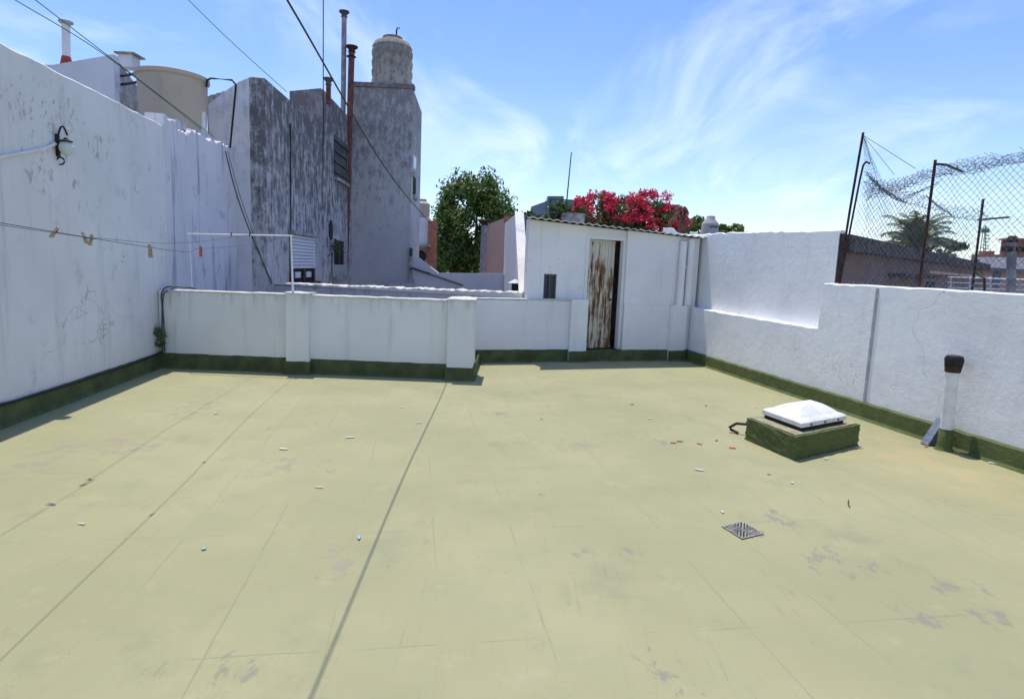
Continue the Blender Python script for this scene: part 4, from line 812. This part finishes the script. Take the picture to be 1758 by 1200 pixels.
# ------------------------------------------------------------------ clothesline
cf = thing('clothesline_stand', 'white metal clothesline stand standing on the parapet', 'clothes rack', (-3.09, PY+.05, 1.1))
T1 = Vector((-4.53, PY+.1, 1.87)); T2 = Vector((-3.10, PY+.05, 1.90))
MB().tube([(T2.x+.02, T2.y, 1.1), T2], .014, 10).build('post', M['white_metal'], cf, True); MB().tube([(T1.x+.02, T1.y, 1.09), T1], .006, 8).build('thin_post', M['white_metal'], cf, True)
MB().tube([T1-Vector((.02, 0, 0)), T2+Vector((.02, 0, 0))], .010, 8).build('crossbar', M['white_metal'], cf, True)
for f in (.42, .60): p = T1.lerp(T2, f); MB().tube([p+Vector((0, -.01, .03)), p+Vector((0, -.02, -.02))], .008, 6).build('hook', M['rust'], cf)
l1 = [(-2.55, -1.5, 1.95), (-3.06, 4.12, 1.70), (-3.12, 4.50, 1.69), (-3.38, 6.2, 1.70), T1.lerp(T2, .60)+Vector((0, -.02, 0))]
l2 = [(-1.5, -1.5, 1.9), (-2.37, 4.0, 1.63), (-2.55, 5.0, 1.645), (-2.85, 6.6, 1.72), T1.lerp(T2, .97)+Vector((0, -.02, -.02))]
wire(l1, .0021, 'cable_grey', 'farther dark clothesline holding three wooden pegs', name='clothesline'); wire(l2, .0021, 'cable_grey', 'nearer dark clothesline with two hanging pegs', name='clothesline')
def peg(p, rx, ry, mat, label):
    o = thing('clothes_peg', label, 'clothes peg', p, 'clothes pegs on the lines')
    for s in (-1, 1):
        mb = MB(); R_ = Matrix.Rotation(ry, 3, 'Y')@Matrix.Rotation(s*.10, 3, 'X')
        mb.box(Vector(p)+R_@Vector((0, s*.007, -.02)), (.012, .008, .085), M=R_); mb.build('jaw', M[mat], o)
    MB().tube([Vector(p)+Vector((-.008, 0, -.012)), Vector(p)+Vector((.008, 0, -.012))], .006, 8).build('spring', M['rust'], o)
peg((-3.06, 4.12, 1.72), 0, .65, 'peg_wood', 'wooden peg tilted furthest left on the farther line')
peg((-3.115, 4.46, 1.70), 0, -.35, 'peg_wood', 'wooden peg at the left of a close pair'); peg((-3.13, 4.56, 1.69), 0, .25, 'peg_wood', 'wooden peg at the right of a close pair')
peg((-2.37, 4.0, 1.625), 0, -.08, 'peg_wood', 'weathered grey wooden peg hanging straight from the nearer line'); peg((-2.55, 5.0, 1.64), 0, 0, 'peg_red', 'red plastic peg hanging on the nearer line')
# ------------------------------------------------------------------ wall lamp with conduit
lpos = Vector(lp(97, 250)); LN = Vector((LD.y, -LD.x, 0))
t = thing('wall_lamp', 'black scroll wall lamp with pale glass globe on the left wall', 'lamp', lpos)
MB().bevbox(lpos+LN*.012+Vector((0, 0, 0)), (.02, .055, .22), math.atan2(LN.y, LN.x), .006).build('back_plate', M['black_iron'], t)
gp = lpos+LN*.09+Vector((0, 0, -.02))
MB().lathe([(.015, -.068), (.042, -.057), (.062, -.026), (.067, 0), (.062, .028), (.044, .052), (.036, .06)], gp, 24).build('globe', M['frosted'], t, True)
MB().lathe([(.036, .056), (.058, .06), (.058, .07), (.03, .08), (.012, .10)], gp, 20).build('gallery', M['black_iron'], t, True)
MB().tube([lpos+LN*(.015+.09*f)+Vector((0, 0, .08+.11*math.sin(f*math.pi*.93))) for f in np.linspace(0, 1, 12)], .009, 8).build('scroll_arm', M['black_iron'], t, True)
MB().tube([lpos+LN*(.03+.035*math.sin(q))+Vector((0, 0, -.15-.035*math.cos(q)+.0)) for q in np.linspace(-.3, 4.4, 12)], .008, 8).build('lower_scroll', M['black_iron'], t, True)
cp = [Vector(lp(x, y))+LN*.015 for x, y in ((-60, 283), (-20, 274), (0, 269), (40, 262), (74, 255), (92, 247))]
tag(MB().tube(cp, .016, 8).build('conduit', M['white_left'], None, True), 'white painted conduit leading to the wall lamp', 'conduit')
# cables along the skirting and up the corner, small plant
wire([Vector(lp(x, y))+LN*.03 for x, y in ((-120, 712), (0, 693), (60, 676), (130, 655), (150, 648), (215, 627), (270, 606), (280, 602))], .013, 'black', 'black cable lying along the top of the left skirting', name='cable')
wire([(-4.86, PY-.06, .23), (-4.87, PY-.05, .5), (-4.86, PY-.04, .85), (-4.87, PY-.03, 1.02), (-4.80, PY-.02, 1.13), (-4.62, PY+.04, 1.135), (-4.45, PY+.1, 1.12)], .011, 'cable_grey', 'grey cable climbing the corner and over the parapet', name='cable')
wire([(-4.84, PY-.05, .22), (-4.84, PY-.05, .6), (-4.85, PY-.04, .9), (-4.82, PY-.03, 1.06), (-4.72, PY+.05, 1.12)], .007, 'black', 'thin black cable beside the grey one in the corner', name='cable')
c = Vector((-4.86, PY-.13, .42)); t = thing('wall_weed', 'small green weed growing in the left corner', 'plant', (c.x, c.y, .2))
V, F = leaves(c, (.07, .07, .12), 40, .05, 12, 77, csz=.5); raw('leaves', V, F, M['leaf_mid'], t); MB().tube([(c.x-.02, c.y+.08, .2), (c.x, c.y+.03, .33), c+Vector((0, 0, .05))], .005, 5).build('stem', M['leaf_mid'], t)
p = sp(563, 470); t = thing('wall_weed', 'sprig of pale weed on the mouldy wall by the small window', 'plant', p+OUT*.1)
V, F = leaves(p+OUT*.15+Vector((0, 0, .55)), (.35, .35, .3), 120, .05, 14, 78, csz=.4); raw('leaves', V, F, M['leaf_mid'], t); MB().tube([p+OUT*.03+Vector((0, 0, -.3)), p+OUT*.1+Vector((0, 0, .2)), p+OUT*.15+Vector((0, 0, .7))], .012, 5).build('stem', M['leaf_mid'], t)
# ------------------------------------------------------------------ skylight on its green kerb
Fc = G(1362.4, 791); ua = math.radians(33); va = math.radians(106); U = Vector((math.cos(ua), math.sin(ua), 0)); V_ = Vector((math.cos(va), math.sin(va), 0)); LU, LV = 1.06, .68
t = thing('skylight', 'white domed skylight on a rough green kerb', 'skylight', (Fc+U*LU/2+V_*LV/2))
def grid_box(o, U, V, LU, LV, z0, z1, n=10, jit=.007):
    bm = bmesh.new(); bmesh.ops.create_cube(bm, size=1); bmesh.ops.subdivide_edges(bm, edges=bm.edges, cuts=n, use_grid_fill=True)
    mb = MB(); bm.verts.index_update(); vs = []
    for q in bm.verts:
        a, b, c = q.co.x+.5, q.co.y+.5, q.co.z+.5; p = o+U*(LU*a)+V*(LV*b)+Vector((0, 0, z0+(z1-z0)*c))
        if 0.02 < c: p += Vector((random.uniform(-jit, jit), random.uniform(-jit, jit), random.uniform(-jit, jit)*.6))
        vs.append(p)
    mb.add(vs, [[q.index for q in f.verts] for f in bm.faces]); bm.free(); return mb
grid_box(Fc, U, V_, LU, LV, -.02, .215, 14).build('kerb', M['skirt_rough'], t, True)
def kerbtop():
    n = NM('kerb_top'); return n.done(n.mix(n.rng(n.noise(9, 6), .35, .65), (.24, .21, .13), (.36, .33, .20)), .85)
grid_box(Fc+U*.03+V_*.03, U, V_, LU-.06, LV-.06, .205, .224, 8, .003).build('kerb_top', kerbtop(), t)
o0 = Fc+U*.16+V_*.07; grid_box(o0+U*.02+V_*.02, U, V_, .70, .50, .222, .262, 1, 0).build('gasket', M['black'], t)
n = 16; vs = []; fs = []
prof = [(0, .262), (0, .30), (.02, .318), (.06, .322), (.075, .335)]
def ring(ins, z, dome=0): return [o0+U*(ins+(.74-2*ins)*a)+V_*(ins+(.54-2*ins)*b)+Vector((0, 0, z)) for a, b in [(i/n, 0) for i in range(n)]+[(1, i/n) for i in range(n)]+[(1-i/n, 1) for i in range(n)]+[(0, 1-i/n) for i in range(n)]]
rings = [ring(i, z) for i, z in prof]
for k in range(1, 9):
    f = k/9; rings.append(ring(.075+.19*f, .335+.075*math.sin(f*math.pi/2)))
for r_ in rings: vs += r_
m4 = 4*n
for i in range(len(rings)-1):
    for j in range(m4): fs.append((i*m4+j, i*m4+(j+1) % m4, (i+1)*m4+(j+1) % m4, (i+1)*m4+j))
fs.append(tuple((len(rings)-1)*m4+j for j in range(m4)))
MB().add(vs, fs).build('dome_lid', M['white_plastic'], t, True)
for a in (.2, .5, .8):
    p = o0+U*(.74*a)-V_*.002+Vector((0, 0, .28)); MB().lathe([(.011, 0), (.011, .006), (.005, .01)], p, 10, Matrix.Rotation(math.pi/2, 3, 'X')).build('screw', M['cable_grey'], t)
hp = [G(1290, 729, .12), G(1264, 727, .10), G(1252, 734, .05), G(1254, 737, .03), G(1267, 743, .015)]
tag(MB().tube(hp, .014, 8).build('bent_bar', M['black_iron'], None, True), 'bent black iron bar beside the skylight kerb', 'bar')
# vent pipe and leaning tiles
vb = G(1620, 772); vb.z = 0; t = thing('vent_pipe', 'white vent pipe with black cowl by the right wall', 'pipe', vb)
vt = at(1636, 634, vb.y); vt = Vector((vt.x, vb.y, vt.z))
MB().tube([vb+Vector((0, 0, .2)), vt], .056, 24).build('pipe', M['white_plastic'], t, True)
MB().lathe([(.085, 0), (.072, .015), (.063, .05), (.061, .205), (.057, .21)], vb, 24).build('painted_base', M['skirt_rough'], t, True)
MB().lathe([(.058, -.03), (.066, -.025), (.07, .02), (.062, .05), (.05, .055), (.035, .06), (.033, .105), (.01, .11)], vt, 20).build('cowl_socket', M['rust'], t, True)
MB().lathe([(.064, .04), (.074, .045), (.076, .11), (.068, .127)], vt, 20).build('cowl_ring', M['black_iron'], t, True)
for k in range(8): q = k*math.pi/4; MB().tube([vt+Vector((.066*math.cos(q), .066*math.sin(q), .02)), vt+Vector((.076*math.cos(q), .076*math.sin(q), .10))], .006, 5).build('cowl_bar', M['black_iron'], t)
MB().lathe([(.069, .126), (.055, .134), (.02, .138)], vt, 20).build('cowl_lid', M['black_iron'], t, True)
a0, a1, b1 = G(1579, 762), G(1597, 766), None
RL = math.atan2(RD.y, RD.x)
for k, (px, py, lab) in enumerate(((1588, 764, 'blue grey stone tile leaning foremost against the right skirting'), (1604, 765, 'second blue grey tile tucked behind the leaning one'))):
    p = G(px, py); p.z = 0; nrm = Vector((-RD.y, RD.x, 0)); top = p+nrm*.16*1.0+Vector((0, 0, .26)); ax = (top-p).normalized(); sd_ = RD; th = ax.cross(sd_).normalized()
    mb = MB(); mb.prism([p-sd_*.045, p+sd_*.045, top+sd_*.045, top-sd_*.045], th*(.018 if th.z > 0 else -.018)); tag(mb.build('stone_tile', M['tile_blue']), lab, 'tile', 'loose stone tiles')
# floor drain
dc = G(1274.5, 911); t = thing('floor_drain', 'square slotted metal drain grate in the terrace floor', 'drain', (dc.x, dc.y, 0))
ua = math.radians(28); u = Vector((math.cos(ua), math.sin(ua), 0)); v = Vector((math.cos(ua-1.72), math.sin(ua-1.72), 0)); hs = .095
def dq(mb, pts, z0, z1): mb.prism([dc+u*a+v*b+Vector((0, 0, z0)) for a, b in pts], (0, 0, z1-z0))
mb = MB(); dq(mb, [(-hs, -hs), (hs, -hs), (hs, hs), (-hs, hs)], .0035, .005); mb.build('sump', M['dark'], t)
mb = MB(); e = .009
for pts in ([(-hs, -hs), (hs, -hs), (hs, -hs+e), (-hs, -hs+e)], [(-hs, hs-e), (hs, hs-e), (hs, hs), (-hs, hs)], [(-hs, -hs+e), (-hs+e, -hs+e), (-hs+e, hs-e), (-hs, hs-e)], [(hs-e, -hs+e), (hs, -hs+e), (hs, hs-e), (hs-e, hs-e)]): dq(mb, pts,   .005, .0085)
mb.build('frame', M['grate'], t)
mb = MB(); w_ = .0065
for sx in (-1, 1):
    for sy in (-1, 1):
        for c_ in (-.056, -.028, 0, .028, .056):                         # bars parallel to the diagonal of each quadrant
            h_ = hs-e; p = Vector((max(0, c_)+.010, max(0, -c_)+.010, 0)); q = Vector((h_-max(0, -c_), h_-max(0, c_), 0))
            d = (q-p).normalized(); nn_ = Vector((-d.y, d.x, 0))*w_/1.3; dq(mb, [((p-nn_).x*sx, (p-nn_).y*sy), ((q-nn_).x*sx, (q-nn_).y*sy), ((q+nn_).x*sx, (q+nn_).y*sy), ((p+nn_).x*sx, (p+nn_).y*sy)], .0052, .0078)
dq(mb, [(-hs+e, -w_/2), (hs-e, -w_/2), (hs-e, w_/2), (-hs+e, w_/2)], .0053, .0082); dq(mb, [(-w_/2, -hs+e), (w_/2, -hs+e), (w_/2, hs-e), (-w_/2, hs-e)], .0051, .0080)
mb.build('bars', M['grate'], t)
# ------------------------------------------------------------------ scraps on the floor
def scrap(px, py, L, W, rot, mat, label, h=.006, group=None, name='scrap', curl=.3):
    L *= .72; W *= .72; c = G(px, py); mb = MB(); d = Vector((math.cos(rot), math.sin(rot), 0)); s = Vector((-d.y, d.x, 0)); n = 6; vs = []
    R = random.Random(int(px)); z0 = .0045
    for i in range(n+1):
        f = i/n-.5; zz = z0+h*curl*4*f*f+R.uniform(0, h*.2); ww = W*(1-.9*abs(f)*R.uniform(.3, 1.3))*R.uniform(.6, 1.1)/2; o = s*R.uniform(-.1, .1)*W
        for sg, dz in ((-1, 0), (1, 0), (1, h), (-1, h)): vs.append(c+d*(L*f)+s*sg*ww+o+Vector((0, 0, zz+dz)))
    fs = [(i*4+j, i*4+(j+1) % 4, i*4+4+(j+1) % 4, i*4+4+j) for i in range(n) for j in range(4)]+[(0, 1, 2, 3), (n*4, n*4+1, n*4+2, n*4+3)]
    mb.add(vs, fs); mb.origin = c; return tag(mb.build(name, M[mat]), label, 'litter', group)
for a in ((1085, 695, .07, .03, .2, 'orange', 'orange scrap alone in the middle of the floor towards the door'), (1212, 697, .05, .03, 1, 'orange', 'tiny orange scrap nearest the right wall skirting corner'), (1156, 761, .09, .03, .1, 'orange', 'orange strip touching the dark green stick'), (1201, 763, .07, .03, -.5, 'orange', 'thin orange curl between green stick and skylight'), (1230, 757, .06, .025, .9, 'orange', 'small orange scrap just left of the bent bar'), (1257, 770, .08, .035, -.05, 'orange', 'brightest orange stick left of the skylight kerb'),
          (1167, 759, .08, .022, -.15, 'green_scrap', 'dark green stick lying on an orange strip'), (1201, 808, .10, .03, -.35, 'paper', 'pale stick left and in front of the skylight'), (1115, 720, .09, .025, -.05, 'paper', 'faint white strip left of the bent bar'), (1418, 789, .07, .02, .7, 'paper', 'white stick in front of the skylight kerb'), (1474, 770, .10, .02, -.1, 'paper', 'white strip at the right corner of the skylight kerb'), (1710, 797, .17, .06, -.35, 'paper', 'crumpled white paper against the right skirting'),
          (601, 752, .11, .035, .3, 'paper', 'cream chip right of another in the floor middle'), (487, 772, .10, .04, -.1, 'paper', 'cream broken chip left of another in the floor middle'), (370, 711, .05, .04, 0, 'paper', 'white fleck on the floor near the left parapet pilaster'), (719, 727, .08, .02, 0, 'paper', 'white sliver beside the long cable shadow'), (616, 925, .06, .03, -1.2, 'blue_scrap', 'pale blue clip left of the cable shadow'), (350, 944, .035, .03, .5, 'blue_scrap', 'tiny bright blue scrap on the left floor'), (548, 838, .08, .018, .05, 'paper', 'thin white strip in the centre left floor'), (140, 901, .06, .02, -.1, 'paper', 'white fleck on a seam at the lower left'), (1447, 764, .04, .03, .3, 'paper', 'small white fleck right of the kerb near the tiles'), (1590, 768, .06, .03, .2, 'orange', 'orange fleck at the foot of the leaning tiles')):
    scrap(*a)
tw2 = [G(1457, 858, .01), G(1456, 864, .012), G(1459, 870, .008)]; tag(MB().tube(tw2, .004, 5).build('twig', M['bark']), 'tiny dark twig on the floor below the skylight', 'twig')
for i, (px, py, where) in enumerate(((900, 622, 'in the shade before the far parapet'), (835, 628, 'just right of the parapet end pilaster'), (1050, 628, 'in the shade below the shed door'), (1165, 622, 'in the far corner below the downpipe'), (1090, 630, 'at the shadow edge right of the shed door'), (690, 700, 'left of the cable shadow near the parapet'), (1320, 815, 'in front of the skylight, left one'), (1360, 830, 'in front of the skylight, right one'), (1240, 880, 'just behind the floor drain'), (930, 720, 'in the open middle of the floor'), (1300, 700, 'behind the skylight towards the right wall'))):
    scrap(px, py, .04, .03, i, 'paper' if i % 3 else 'peg_wood', 'tiny pale flake '+where, .004, 'tiny flakes scattered on the terrace floor', 'paint_flake')
